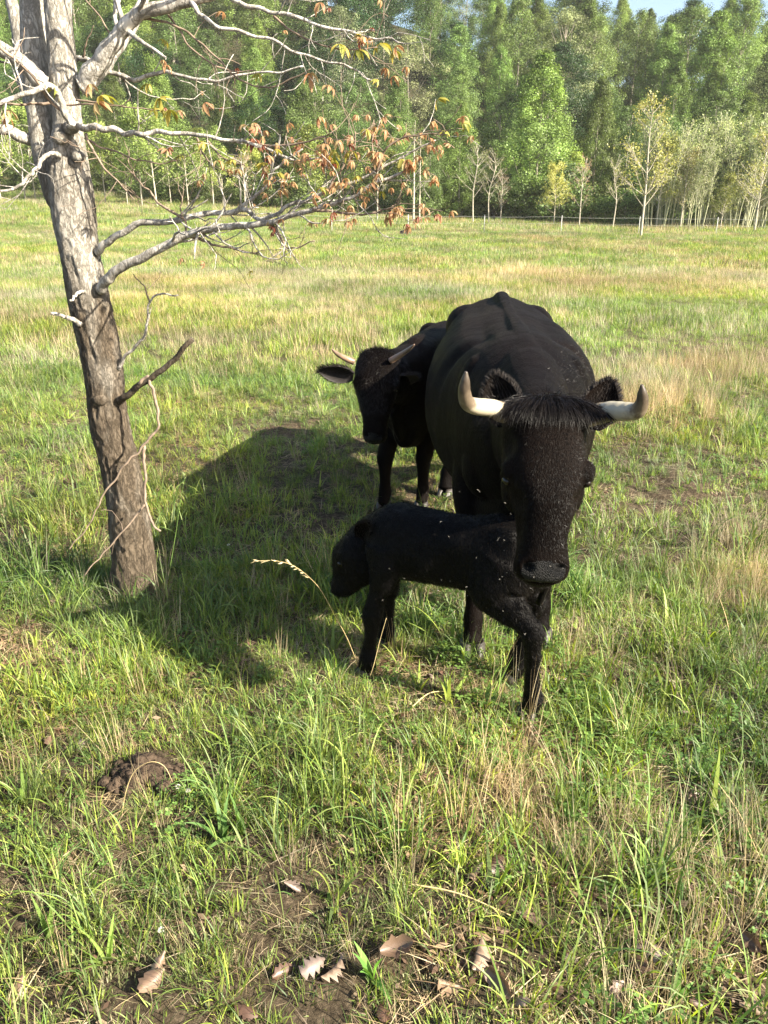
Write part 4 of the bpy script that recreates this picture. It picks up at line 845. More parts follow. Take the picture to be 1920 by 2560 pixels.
def stand(x, y):
    v = np.zeros_like(x)
    for bx, by, r, w in STRAWS:
        if w > .85 or by < 3.2: v = np.maximum(v, min(w, 1) * np.exp(-(((x - bx) ** 2 + (y - by) ** 2) / (r * r)) ** 1.3))
    return v * sstep(.25, .6, lattice(x, y, .12, 77) + .25)
def lush(x, y):
    v = np.zeros_like(x)
    for bx, by, r in LUSH: v = np.maximum(v, np.exp(-((x - bx) ** 2 + (y - by) ** 2) / (r * r)))
    return v
def bare(x, y):
    v = np.zeros_like(x)
    for bx, by, r in BARE: v = np.maximum(v, np.exp(-((x - bx) ** 2 + (y - by) ** 2) / (r * r)))
    v = v * (1 - .8 * lush(x, y)); n = fbm(x, y, .45, 31) - .3 * lush(x, y); v = np.maximum(v, sstep(.60, .74, n) * .6 * sstep(9, 3, y)); return v
def dry(x, y):
    v = sstep(.47, .66, fbm(x, y * .8, 1.5, 41)) * .9
    v = v * .75 * sstep(14, 3, y) + sstep(.38, .64, .6 * fbm(x, y * .8, 1.3, 43) + .4 * fbm(x, y * .5, 6, 45)) * sstep(3, 14, y) * .8
    v = np.maximum(v * (1 - .45 * sstep(.0, 1.2, -x) * sstep(6, 3, y)), 0)
    for bx, by, r, w in STRAWS: v = np.maximum(v, w * .9 * np.exp(-((x - bx) ** 2 + (y - by) ** 2) / (r * r)))
    return np.minimum(v, 1)

MX, MY = at_ground(362, 1955)
def cover(name, y0, y1, dens, table, sc, label, margin=1.1, tilt=.12, seed=0, skip_bare=.85):
    r = np.random.default_rng(900 + seed); P = []
    area = .55 * (y1 * y1 - y0 * y0) + 2 * margin * (y1 - y0); n = int(dens * area * 1.0)
    y = np.sqrt(r.uniform(y0 * y0, y1 * y1, n * 2)) ; x = r.uniform(-1, 1, n * 2) * (.55 * y1 + margin); k = np.abs(x) < .55 * y + margin; x = x[k][:n]; y = y[k][:n]
    b = bare(x, y); d = dry(x, y); keys = list(table); Wt = np.stack([np.maximum(table[q](x, y, b, d), 0) for q in keys], 1); tot = Wt.sum(1)
    keep = (r.uniform(0, 1, len(x)) < np.minimum(tot, 1)) & (((x - MX) / .115) ** 2 + ((y - MY) / .08) ** 2 > 1); x, y, d, Wt, tot = x[keep], y[keep], d[keep], Wt[keep], tot[keep]
    cum = np.cumsum(Wt, 1) / tot[:, None]; ch = (r.uniform(0, 1, len(x))[:, None] > cum).sum(1).clip(0, len(keys) - 1)
    idx = np.zeros(len(x), int)
    for i, q in enumerate(keys):
        m_ = ch == i; idx[m_] = r.choice(K[q], m_.sum())
    z = hgt(x, y); s = sc * r.uniform(.65, 1.3, len(x)); s *= .45 + 1.05 * fbm(x, y, .7 if y1 < 9 else 2.2, 51)
    rot = np.column_stack([r.normal(0, tilt, len(x)), r.normal(0, tilt, len(x)), r.uniform(0, 6.28, len(x))])
    v = (.45 + 1.1 * fbm(x, y, .45 if y1 < 9 else 1.6, 61)) * r.uniform(.8, 1.2, len(x)); hue = (fbm(x, y, .9 if y1 < 9 else 2.5, 71) - .5) * .9
    shade = np.column_stack([v * (1 + hue * .5), v * (1 + hue * .1), v * (1 - hue * .4)])
    return scatter(name, np.column_stack([x, y, z]), rot, s, idx, shade, label)
one = lambda c: (lambda x, y, b, d: c + 0 * x)
near_tab = {'short': lambda x, y, b, d: (1 - .8 * stand(x, y)) * .50 * (1 - .75 * b) * (1 - .35 * d), 'mid': lambda x, y, b, d: .16 * (1 - b) * (1 - .5 * d) * (.3 + 1.4 * sstep(.35, .65, fbm(x, y, .5, 81))),
            'long': lambda x, y, b, d: .08 * (1 - b) ** 2 * sstep(.50, .62, fbm(x, y, .6, 83)) * (1 - .7 * d) + .22 * lush(x, y), 'thatch': lambda x, y, b, d: .23 + .14 * b + .06 * d, 'straw': lambda x, y, b, d: .05 * sstep(.6, .9, d) + .016 + .55 * stand(x, y),
            'clover': lambda x, y, b, d: .13 * sstep(.46, .56, fbm(x, y, .5, 85)) * (1 - b * .7) * (1 - .6 * d), 'moss': lambda x, y, b, d: .26 * sstep(.36, .56, fbm(x, y, .4, 87)) + .10,
            'litter': lambda x, y, b, d: .07 + .10 * b + .12 * sstep(.5, .62, fbm(x, y, .6, 89)), 'broad': lambda x, y, b, d: .010 * (1 - b), 'fine': lambda x, y, b, d: .012 * (1 - b)}
cover('near_grass', .75, 3.4, 1400, near_tab, .74, 'mixed green and straw grass with clover in the foreground', seed=1)
cover('meadow_grass', 3.4, 8.5, 600, near_tab, .80, 'mixed green and dry pasture grass around the cattle', seed=2)
mid_tab = {'m_green': lambda x, y, b, d: .75 * (1 - .75 * d), 'm_straw': lambda x, y, b, d: .75 * d + .12}
cover('pasture_grass', 7.8, 22, 110, mid_tab, .66, 'sunlit pasture grass streaked with straw in mid field', 2, seed=3)
far_tab = {'f_green': lambda x, y, b, d: .8 * (1 - .7 * d), 'f_straw': lambda x, y, b, d: .8 * d + .14}
cover('far_grass', 20, 52, 20, far_tab, .58, 'distant sunlit pasture grass before the treeline', 5, seed=4)
cover('field_edge_grass', 50, 92, 3.2, far_tab, 1.1, 'pasture grass along the foot of the woods', 8, seed=5)

# tall blades, seed stalks and weeds that stand out
def stalk(name, pts, r, m, head=None, label='', cat='grass stalk', group=None):
    rt = np.array(pts[0]); o = empty(name, tuple(rt)); tag(o, label, cat, group)
    mb = MB(); P = catmull(np.array(pts), 22) - rt; mb.tube(P, np.linspace(r, r * .45, 22), 5); link('stem', mb.mesh('stem', m), None, o)
    if head:
        n, L_, w, m2 = head; hb = MB(); q = catmull(np.array(pts), 60) - rt
        for i in range(n):
            k = 59 - int(i * (L_ * 59) / n); d = q[min(59, k + 1)] - q[k - 1]; d = d / np.linalg.norm(d); e = d + rng.normal(0, .35, 3); e /= np.linalg.norm(e); a = q[k]
            s_ = np.cross(e, rng.normal(0, 1, 3)); s_ /= np.linalg.norm(s_); hb.add([a, a + e * w + s_ * w * .22, a + e * w * 2, a + e * w - s_ * w * .22], [(0, 1, 2, 3)])
        link('seed_head', hb.mesh('seed_head', m2, False), None, o)
    return o
M_straw = simple('straw_stem', (.52, .40, .20), .55, .3, .3, 60); M_gstem = simple('green_stem', (.13, .21, .05), .5, .3, .3, 40); M_seed = simple('seed_husk', (.50, .42, .24), .6, .2, .3, 60); M_gseed = simple('green_seed', (.26, .33, .13), .6, .2, .3, 60)
stalk('dry_stalk', [at(905, 1690, 2.5), at(870, 1600, 2.42), at(840, 1545, 2.36), at(805, 1480, 2.28), at(775, 1445, 2.22), at(735, 1415, 2.16), at(690, 1402, 2.12), at(640, 1402, 2.08)], .0011, M_straw, (26, .45, .010, M_seed), 'long dry grass stalk arching left in front of the calf muzzle')
stalk('dry_stalk', [at(925, 1690, 2.35), at(935, 1660, 2.33), at(950, 1600, 2.33), at(966, 1545, 2.33)], .0016, M_straw, None, 'straight dry stalk standing by the calf forefoot')
stalk('green_stalk', [at(770, 2200, 1.75), at(765, 2020, 1.74), at(768, 1850, 1.74), at(780, 1700, 1.74)], .0016, M_gstem, (18, .14, .008, M_gseed), 'tall green stalk with plump seed head left of centre')
stalk('green_stalk', [at(800, 2120, 1.7), at(805, 1980, 1.69), at(800, 1850, 1.69), at(802, 1720, 1.69)], .0014, M_gstem, (14, .14, .008, M_gseed), 'tall green stalk with narrow seed head, right of its pair')
stalk('green_stalk', [at(742, 2120, 1.75), at(726, 1990, 1.74), at(716, 1860, 1.74), at(700, 1790, 1.74)], .0014, M_gstem, (12, .14, .007, M_gseed), 'leaning green stalk, leftmost of the tall foreground group')
stalk('green_stalk', [at(492, 2080, 1.8), at(470, 1960, 1.79), at(452, 1860, 1.79), at(432, 1800, 1.79)], .0013, M_gstem, (16, .3, .007, M_gseed), 'thin green stalk standing beside the dirt clod')
stalk('green_stalk', [at(425, 1420, 3.0), at(440, 1330, 3.0), at(452, 1250, 3.0), at(463, 1185, 3.0)], .0014, M_gstem, (12, .25, .008, M_gseed), 'thin seeding stalk in the shade right of the trunk')
stalk('arching_blade', [at(300, 2080, 1.75), at(312, 1990, 1.74), at(335, 1930, 1.73), at(375, 1905, 1.72), at(410, 1915, 1.72), at(432, 1955, 1.71)], .0016, M_straw, None, 'dry stem arching in a hoop over the dirt clod')
stalk('fallen_straw', [(*at_ground(1020, 2240)[:2], .04), (*at_ground(1140, 2275)[:2], .055), (*at_ground(1275, 2320)[:2], .04)], .0028, M_straw, None, 'long pale straw lying slantwise in the lower right foreground')
stalk('fallen_straw', [(*at_ground(1780, 2000)[:2], .07), (*at_ground(1840, 2080)[:2], .06), (*at_ground(1895, 2180)[:2], .04)], .0026, M_straw, None, 'pale straw stalk leaning near the right edge')
stalk('fallen_straw', [(*at_ground(1790, 1510)[:2], .05), (*at_ground(1810, 1590)[:2], .07), (*at_ground(1830, 1680)[:2], .05)], .0022, M_straw, None, 'thin bent straw right of the calf')
stalk('fallen_twig', [(*at_ground(1460, 2440)[:2], .03), (*at_ground(1500, 2380)[:2], .05), (*at_ground(1530, 2320)[:2], .05)], .0022, M_twig, None, 'thin grey twig lying among dry leaves', 'twig')
stalk('fallen_straw', [(*at_ground(1025, 1790)[:2], .03), (*at_ground(1070, 1765)[:2], .05), (*at_ground(1115, 1752)[:2], .04)], .0026, M_straw, None, 'short straw lying before the calf feet')

def blade_plant(px, py, n, L0, L1, w, cols, label, seed, lean=.5, curl=.9):
    x, y = at_ground(px, py); o = empty('broad_leaf_plant', (x, y, float(hgt(x, y)))); tag(o, label, 'plant')
    for i in range(n):
        V, F, C_ = blades(1, .006, L0, L1, w, cols, lean, curl, 7, seed * 50 + i)
        q = link('leaf', mesh_np('leaf', V, F, M_leaf, True, C_), None, o); q.rotation_euler[2] = i * 2.4 + seed
blade_plant(610, 2090, 7, .10, .17, .018, [(.11, .20, .05), (.14, .24, .06)], 'fresh broad-bladed weed right of the clover flower', 3)
blade_plant(555, 2100, 6, .10, .16, .018, [(.10, .19, .05)], 'dark green broad-bladed weed below the dirt clod', 5)
blade_plant(270, 2420, 9, .08, .14, .015, [(.22, .33, .07), (.26, .36, .09)], 'lime green leafy weed at lower left', 8)
blade_plant(930, 2450, 7, .06, .10, .024, [(.13, .27, .06), (.17, .32, .07)], 'glossy broad-leaved green plant at bottom centre', 11)
blade_plant(60, 2010, 5, .10, .15, .014, [(.20, .30, .07)], 'bright spiky weed at the left edge', 14, .3)
blade_plant(1690, 2500, 7, .04, .08, .016, [(.15, .29, .06)], 'small leafy weed at bottom right', 17)
blade_plant(120, 2330, 6, .08, .13, .014, [(.20, .30, .07)], 'pale green weed left of the lime one', 21)

# clover flowers
def flower(px, py, label):
    x, y = at_ground(px, py); z = float(hgt(x, y)); o = empty('clover_flower', (x, y, z)); tag(o, label, 'flower', 'white clover flowers in the grass')
    mb = MB(); mb.tube([(0, 0, 0), (.003, .002, .04), (0, 0, .075)], [.0009, .0009, .0008], 5, n=6); link('stem', mb.mesh('stem', M_gstem), None, o)
    hb = MB()
    for i in range(70):
        a = rng.normal(0, 1, 3); a /= np.linalg.norm(a); a[2] = abs(a[2]) * .9 - .25; c = np.array([0, 0, .079]); s_ = np.cross(a, rng.normal(0, 1, 3)); s_ /= np.linalg.norm(s_)
        hb.add([c + a * .003, c + a * .007 + s_ * .0014, c + a * .0085, c + a * .007 - s_ * .0014], [(0, 1, 2, 3)])
    link('petals', hb.mesh('petals', simple('clover_petal', (.45, .45, .36), .6, .2, .1), False), None, o)
flower(452, 2030, 'white clover flower beside the dirt clod'); flower(415, 2410, 'white clover flower among leaves at lower left'); flower(478, 2040, 'small half-hidden clover flower right of another'); flower(575, 1408, 'clover flower in the cow shadow')

# fallen brown leaves
def oak_leaf(seed):
    r = np.random.default_rng(seed); n = 9; V = []; F = []; cols = [(.15, .095, .06), (.19, .13, .085), (.12, .065, .04), (.16, .12, .10)][seed % 4]
    L_ = 1.0; cu = r.uniform(-1.2, 1.2); cv = r.uniform(.3, 1.4) * r.choice([-1, 1])
    for i in range(n + 1):
        u = i / n; w = .30 * math.sin(math.pi * min(1, u * .93 + .04)) ** .7 * (1.0 if i % 2 else (.55 if seed % 2 else .85)) * (1 + .15 * r.normal())
        for v in (-1, -.5, 0, .5, 1):
            V.append((u * L_ - .5, v * w, .17 * cu * (u - .5) ** 2 * 4 + abs(v) ** 1.5 * w * cv * 1.1 + r.normal(0, .012)))
    for i in range(n):
        for j in range(4): a = i * 5 + j; F.append((a, a + 1, a + 6, a + 5))
    me = mesh_np('leaf_blade', np.array(V), F, M_litter, True, np.tile(np.array(cols), (len(V), 1)) * r.uniform(.8, 1.2)); return me
OL = [oak_leaf(i) for i in range(8)]
def oak(px, py, sz, label='dry brown leaf lying in the foreground grass', i=None, rz=None, up=.02):
    x, y = at_ground(px, py); o = bpy.data.objects.new('fallen_leaf', OL[rnd.randrange(8) if i is None else i]); S.collection.objects.link(o)
    o.location = (x, y, float(hgt(x, y)) + up); o.rotation_euler = (rnd.gauss(0, .45), rnd.gauss(0, .45), rnd.uniform(0, 6.28) if rz is None else rz); o.scale = (sz,) * 3
    tag(o, label, 'leaf', 'dry brown leaves fallen in the grass')
oak(1640, 2400, .095, 'large grey brown curled leaf at lower right', 3, -.6, .035); oak(1600, 2420, .085, 'reddish curled leaf left of the large grey one', 2, -1.2, .035)
oak(1190, 2420, .085, 'tan leaf standing on edge at bottom centre right', 1, 1.2, .035); oak(790, 2440, .07, 'broad brown leaf right of the bottom clover', 3, .8, .03)
oak(385, 2500, .07, 'brown lobed leaf at the bottom left', 0, 1.0, .03); oak(1240, 2190, .08, 'brown leaf below the straw tussock', 2, .9, .03); oak(1290, 1750, .055, 'tan leaf right of the calf hoof', 1, .9, .02)
oak(1090, 1560, .04, 'pale pinkish leaf under the calf belly', 1, .3, .03)
for (px, py, sz) in [(1080, 1690, .05), (1110, 1700, .04), (1540, 1795, .05), (1700, 1790, .055), (1780, 1640, .05), (1690, 1700, .06), (1220, 2090, .06), (1180, 2210, .07), (1400, 2150, .08), (1330, 2330, .07), (1450, 2400, .07), (1720, 1990, .07), (1840, 2000, .07), (1780, 1950, .07), (720, 2450, .07), (840, 2450, .065), (960, 2530, .06), (1120, 2500, .08), (1250, 2480, .07), (1300, 2520, .08), (40, 2480, .07), (400, 2460, .055), (130, 1865, .05), (215, 1870, .045), (1550, 2500, .07), (1750, 2540, .06), (1880, 2560, .07), (1870, 2380, .06), (730, 2240, .06), (850, 2190, .05), (1020, 1880, .05), (1480, 1290, .05), (1720, 1060, .06), (1230, 1820, .04), (150, 1410, .07), (200, 1215, .07), (500, 1510, .06), (870, 2310, .055), (1850, 1640, .05), (1500, 1370, .05), (1000, 2400, .07), (620, 2560, .06), (1400, 1700, .05)]:
    oak(px + rnd.uniform(-8, 8), py + rnd.uniform(-8, 8), sz * rnd.uniform(.85, 1.15), up=rnd.uniform(.012, .03))

# crumbly clod of dirt
def clod(name, x, y, rx, ry, h, seed, label, seg=40, col=(.060, .043, .030), nb=40):
    mb = MB(); r = random.Random(seed); o = empty(name, (x, y, float(hgt(x, y)))); tag(o, label, 'dirt')
    def lump(cx, cy, cz, a, b, c, sg):
        t_ = MB(); t_.ball((0, 0, 0), (a, b, c), sg); V = t_.V[0]
        V = np.array([v * (1 + .35 * mnoise.noise(Vector(v * 60) + Vector((seed, cx * 50, 0))) + .25 * mnoise.noise(Vector(v * 150))) for v in V]) + [cx, cy, cz]; mb.add(V, t_.F)
    lump(0, 0, 0, rx, ry, h, seg)
    for i in range(nb):
        a = r.uniform(0, 6.28); q = r.uniform(.5, 1.25); s_ = r.uniform(.08, .28) * rx; lump(rx * q * math.cos(a), ry * q * math.sin(a), s_ * .4 + max(0, h * (1 - q)), s_, s_ * r.uniform(.7, 1.2), s_ * .8, 12)
    link('crumbs', mb.mesh('crumbs', simple('dirt', col, .95, .1, .5, 60, 1.0, 90)), None, o)
x_, y_ = at_ground(362, 1955); clod('dirt_clod', x_, y_, .10, .065, .036, 3, 'crumbly brown clod of dirt in the left foreground')
x_, y_ = at_ground(1013, 601); clod('dirt_clod', x_, y_, .35, .3, .30, 8, 'small dark clod far out in the field', 14, (.06, .05, .04), 4)

# flies over the calf
fb = MB(); fb.ball((0, 0, 0), (.0032, .0016, .0015), 8, (.10, .09, .08))
fb.add([(0, 0, .001), (-.003, .0025, .003), (-.0055, .0050, .002), (-.004, .0012, .001)], [(0, 1, 2, 3)], (.30, .28, .24)); fb.add([(0, 0, .001), (-.004, -.0012, .001), (-.0055, -.0050, .002), (-.003, -.0025, .003)], [(0, 1, 2, 3)], (.30, .28, .24))
FLY = fb.mesh('fly', M_litter, False)
for i in range(46):
    px = rnd.gauss(1140, 150); py = rnd.uniform(1180, 1720); u = rnd.random()
    if not (880 < px < 1420): px = rnd.uniform(930, 1400)
    Y = 1.95 if px < 1300 else 1.75
    o = bpy.data.objects.new('fly', FLY); S.collection.objects.link(o); o.location = at(px, py, Y + rnd.uniform(-.1, .12)); o.rotation_euler = (rnd.uniform(-.8, .8), rnd.uniform(-.8, .8), rnd.uniform(0, 6.28)); o.scale = (rnd.uniform(.40, .62),) * 3
    tag(o, 'tiny pale fly hovering around the calf and cow', 'fly', 'flies swarming around the cattle')

# ------------------------------------------------------------------ far fence
fe = empty('wire_fence', (5, 49, 0)); tag(fe, 'white electric wire fence on thin posts across the far field', 'fence')
M_white = simple('white_post', (.50, .50, .47), .5, .3, .05); Yf = 49.0
for px in (830, 1020, 1210, 1402, 1596, 1790, 1985, 2180):
    x = (px - 960) / FPX * (Yf * cp + .5); z = float(hgt(x, Yf)); mb = MB(); mb.tube([(0, 0, 0), (0, 0, 1.05)], [.022, .016], 6)
    q = link('post', mb.mesh('post', M_white), None, fe); q.location = (x - 5, 0, z - .05)
for h_, r_ in ((.92, .0038), (.55, .0025)):
    mb = MB(); X_ = np.linspace(-14, 36, 60); mb.tube([(x - 5, 0, float(hgt(x, Yf)) + h_ - .05 * abs(math.sin(x * .65))) for x in X_], [r_] * 60, 4); link('wire', mb.mesh('wire', M_white), None, fe)

# ------------------------------------------------------------------ woods on the hill
def crown_mesh(name, H, R, prof, n_clump, per, size, col, seed, base=.12, clump=(1.0, 1.7), squash=.7, var=.25, yel=.0, fill=.25):
    r = np.random.default_rng(seed); Vc = []; h = r.uniform(0, 1, n_clump); ang = r.uniform(0, 2 * math.pi, n_clump)
    lob = 1 + .28 * np.sin(ang * 2 + seed) * np.sin(h * 5 + seed * 2) + .15 * np.sin(ang * 5 + seed + h * 9)
    rr = R * prof(h) * np.where(r.uniform(0, 1, n_clump) < fill, r.uniform(.2, .8, n_clump), r.uniform(.75, 1.0, n_clump)) * lob
    C0 = np.column_stack([rr * np.cos(ang), rr * np.sin(ang), H * (base + (1 - base) * h * .97)]); cs = r.uniform(*clump, n_clump) * (.45 + .55 * prof(h) ** .5)
    ctop = C0[:, 2].max(); n = n_clump * per; ci = np.repeat(np.arange(n_clump), per)
    D = r.normal(0, 1, (n, 3)); D /= np.linalg.norm(D, axis=1)[:, None]; q = r.uniform(.25, 1, n) ** .6
    P = C0[ci] + D * (q * cs[ci])[:, None] * np.array([1, 1, squash]); out = P - np.column_stack([np.zeros(n), np.zeros(n), np.full(n, H * .45)]); out /= np.linalg.norm(out, axis=1)[:, None]
    Nn = D * .8 + out * .5 + np.array([0, 0, .35]) + r.normal(0, .55, (n, 3)); Nn /= np.linalg.norm(Nn, axis=1)[:, None]
    a = np.cross(Nn, r.normal(0, 1, (n, 3))); a /= np.linalg.norm(a, axis=1)[:, None]; b = np.cross(Nn, a); s = (size * r.uniform(.55, 1.35, n))[:, None]
    V = np.stack([P - a * s * .5, P + b * s * .34, P + a * s * .5, P - b * s * .34], 1).reshape(-1, 3); F = np.arange(n * 4).reshape(-1, 4)
    cv = (1 + var * r.normal(0, 1, n_clump))[ci] * r.uniform(.75, 1.25, n); yy = yel * r.uniform(0, 1, n_clump)[ci]
    c = np.array(col)[None] * (cv * r.uniform(.55, 1.3, n))[:, None] + np.array([.10, .05, 0])[None] * yy[:, None]; c = np.clip(c, .01, .6)
    return mesh_np(name, V, F, M_tree, False, np.repeat(c, 4, 0)), C0
def trunk_far(name, H, r0, C0, seed, nl=14, m=None, lean=.3):
    r = np.random.default_rng(seed); mb = MB(); top = np.array([r.normal(0, lean), r.normal(0, lean), H * .93]); P = catmull(np.array([(0, 0, -.8), (top[0] * .2, top[1] * .1, H * .3), (top[0] * .3, top[1] * .6, H * .6), tuple(top)]), 14)
    mb.tube(P, np.linspace(r0, r0 * .15, 14), 7)
    for i in r.choice(len(C0), min(nl, len(C0)), replace=False):
        c = C0[i]; z0 = max(H * .1, c[2] - np.hypot(c[0], c[1]) * 1.1 - .5); k = np.clip(z0 / (H * .93), 0, .95); s_ = P[int(k * 13)]
        mb.tube([s_, (s_ + c) / 2 + [0, 0, -.15], c], [r0 * .35 * (1 - k * .6), r0 * .2, r0 * .06], 5, n=6)
    return mb.mesh(name, m or M_farbark)
p_cone = lambda h: np.clip(np.minimum((1.04 - h) ** .85 * 1.12, (h + .10) * 3.0), .08, 1)
p_tall = lambda h: np.clip(np.minimum((1.02 - h) ** .5 * .95, (h + .1) * 3.5), .05, 1)
p_round = lambda h: np.clip(np.sqrt(np.maximum(1 - (h * 2 - .9) ** 2 * .95, .02)), .08, 1)
KT = {}
def kind(key, H, R, prof, nc, per, size, col, **kw):
    seeds = kw.pop('seeds', (1, 2)); nl = kw.pop('nl', 12); r0 = kw.pop('r0', .2); L_ = []
    for s_ in seeds:
        cm, C0 = crown_mesh('crown', H, R, prof, nc, per, size, col, s_ + len(KT) * 7, **kw); L_.append((cm, trunk_far('trunk', H, r0, C0, s_, nl), H, R))
    KT[key] = L_
kind('poplar', 18, 4.9, p_cone, 240, 170, .17, (.15, .235, .06), seeds=(1, 2, 3), base=.14, clump=(.7, 1.35), squash=1.0, yel=.10)
kind('bright', 18, 5.2, p_cone, 260, 190, .17, (.17, .26, .065), seeds=(31, 32), base=.08, clump=(.7, 1.3), squash=1.0, yel=.05)
kind('tall', 19, 4.6, p_tall, 190, 150, .18, (.145, .22, .065), seeds=(4, 5), base=.25, clump=(.8, 1.5), squash=.8, nl=20)
kind('dark', 16, 5.4, p_round, 190, 160, .18, (.030, .070, .020), seeds=(6, 7), base=.12, clump=(1.0, 1.7), squash=.6)  # dark green kind, darkened further to paint shaded gaps between crowns
kind('olive', 16, 4.8, p_round, 140, 130, .17, (.22, .26, .12), seeds=(8, 9), base=.25, clump=(.7, 1.4), squash=.7, nl=26)
kind('mid', 15, 4.8, p_round, 180, 150, .18, (.11, .175, .05), seeds=(10, 11, 12), base=.12, clump=(.8, 1.5), squash=.7)
kind('young', 9, 2.8, p_tall, 110, 95, .16, (.20, .27, .065), seeds=(13, 14, 15), base=.04, clump=(.5, .9), squash=.9, r0=.08, nl=16, yel=.4)
kind('bush', 4.5, 2.6, p_round, 70, 80, .20, (.11, .16, .045), seeds=(16, 17), base=.03, clump=(.6, 1.1), r0=.05)

def pick_tree(key, x, y, H=None, wide=1.0, label=None, group=None, cat='tree', name='forest_tree'):
    cm, tm, H0, R0 = KT[key][rnd.randrange(len(KT[key]))]; s = (H / H0) if H else rnd.uniform(.85, 1.15)
    o = empty(name, (x, y, float(hgt(x, y)) - .1), rnd.uniform(0, 6.28)); w = s * wide * rnd.uniform(.92, 1.08); o.scale = (w, w, s)
    link('trunk', tm, None, o); link('crown', cm, None, o); tag(o, label, cat, group); return o
LB = {'poplar': 'bright green cone-crowned tree on the wooded hillside', 'tall': 'tall fresh green tree with open crown on the hillside', 'dark': 'dark green rounded tree in the hillside woods', 'olive': 'pale olive loosely leaved tree in the hillside woods', 'mid': 'mid green bushy tree in the hillside woods', 'young': 'slim young yellow-green tree at the foot of the woods', 'bush': 'low leafy bush at the foot of the woods'}
GP = {k: 'woodland trees, ' + v for k, v in {'poplar': 'bright cone-crowned', 'tall': 'tall open-crowned', 'dark': 'dark rounded', 'olive': 'pale olive', 'mid': 'mid green', 'young': 'slim young', 'bush': 'low bushes'}.items()}
def hero(px, topy, Y, key, label, wide=1.0, name='forest_tree', cat='tree'):
    x = at(px, 560, Y)[0]; z0 = float(hgt(x, Y)); u = at(px, topy, Y); x = .5 * (x + u[0]); return pick_tree(key, x, Y, u[2] - z0, wide, label, None, cat, name)
def tl(x): return 82 - .2 * x
hero(1345, 118, 82, 'bright', 'largest bright green cone-shaped tree right of centre', 1.05)
hero(1490, 185, 84, 'bright', 'narrow bright green tree right of the largest one', .75)
hero(1150, 245, 82, 'bright', 'light green pointed tree left of the largest bright one', .95)
hero(1075, 300, 80, 'tall', 'soft green tree behind the two bare pole trunks', .9)
hero(1300, 350, 80, 'bright', 'small bright tree at the left foot of the largest one', .8)
hero(760, 190, 92, 'poplar', 'bright green tree above the left end of the fence', .9)
hero(640, 210, 94, 'poplar', 'fresh green tree seen through the upper branches', .8)
hero(1700, -5, 150, 'dark', 'dark round-topped tree alone on the skyline at right', 1.0)
hero(1240, 5, 128, 'poplar', 'pointed light green tree rising to the skyline, left', .8)
hero(1450, -10, 125, 'poplar', 'tall light green tree rising to the skyline, middle', .9)
hero(1600, 20, 135, 'poplar', 'bright pointed tree just left of the dark skyline tree', .7)
hero(1400, 400, 79, 'bush', 'dark bush between the largest bright tree and saplings', 1.0, 'bush', 'bush')
hero(1830, -15, 120, 'tall', 'tall open tree near the right edge of the skyline', .9)
row_y = [0, 7, 15, 25, 37, 50, 65, 82, 100]
sky_pts = ([-400, 1060, 1180, 1330, 1370, 1410, 1480, 1600, 1650, 1700, 1760, 1850, 1890, 2400], [-400, -160, -60, -25, 12, -40, -45, 0, 26, 25, 8, -25, 45, 40])
placed = []
for ri, dy in enumerate(row_y):
    y0 = 82 + dy; half = .5 * y0 + 12; stp = 5.0 + dy * .045; x = -half
    while x < half:
        xx = x + rnd.uniform(-1.6, 1.6); yy = tl(xx) + dy + 4 + rnd.uniform(-2.5, 2.5); q = float(lattice(xx, yy * 1.3, 11, 91)) + rnd.uniform(-.22, .22)
        if ri == 0: key = 'young' if rnd.random() < .6 else ('mid' if q < .5 else 'poplar')
        else: key = 'dark' if q < .33 else 'mid' if q < .47 else 'poplar' if q < .68 else 'tall' if q < .84 else 'olive'
        H = {'young': 9.5, 'mid': 14, 'dark': 15, 'poplar': 17, 'tall': 17, 'olive': 15}[key] * rnd.uniform(.75, 1.15) * [.75, .68, .82, .9, 1, 1, 1, 1, 1][ri]
        px, py = project(xx, yy, float(hgt(xx, yy)) + H); lim = float(np.interp(px, *sky_pts)) + rnd.uniform(-12, 22)
        if px > 1090 and (py < lim or (ri >= 5 and py < lim + 120)):
            zt = at(px, lim, yy)[2]; H = max(5, zt - float(hgt(xx, yy)))
        if not (ri == 0 and 1160 < px < 1620 and rnd.random() < .6): placed.append((pick_tree(key, xx, yy, H, 1.0 if H > 9 else 1.3, LB[key], GP[key]), key, ri, px))
        x += stp * rnd.uniform(.85, 1.15)
for i in range(46):
    px = -60 + i * 45 + rnd.uniform(-15, 15); Y = tl((px - 960) / FPX * 80) + rnd.uniform(-1, 2.5)
    x = (px - 960) / FPX * Y; placed.append((pick_tree('bush', x, Y, rnd.uniform(1.6, 4.2), rnd.uniform(.9, 1.4), LB['bush'], GP['bush'], 'bush', 'bush'), 'bush', 0, px))

ZN = [(-9999, 150, 'behind the near trunk, far left'), (150, 420, 'left of the rusty leaf sprays'), (420, 720, 'behind the rusty leaf sprays'), (720, 1000, 'just left of the pole-like trees'), (1000, 1215, 'above the pole-like trees'), (1215, 1500, 'behind the largest bright tree'), (1500, 1660, 'above the tallest forward sapling'), (1660, 9999, 'above the pale right thicket')]
cells = {}
for (o, key, ri, px) in placed:
    z = next(i for i, (a, b, _) in enumerate(ZN) if a <= px < b); band = 0 if ri < 2 else 1 if ri < 5 else 2; cells.setdefault((key, z, band), []).append((px, o))
BN = ['at the wood edge', 'midway up the hill', 'high on the hill']
SH = {'poplar': 'bright cone-crowned tree', 'tall': 'tall open-crowned tree', 'dark': 'dark rounded tree', 'olive': 'pale olive tree', 'mid': 'mid green bushy tree', 'bright': 'bright tree', 'young': 'slim young tree', 'bush': 'low leafy bush'}
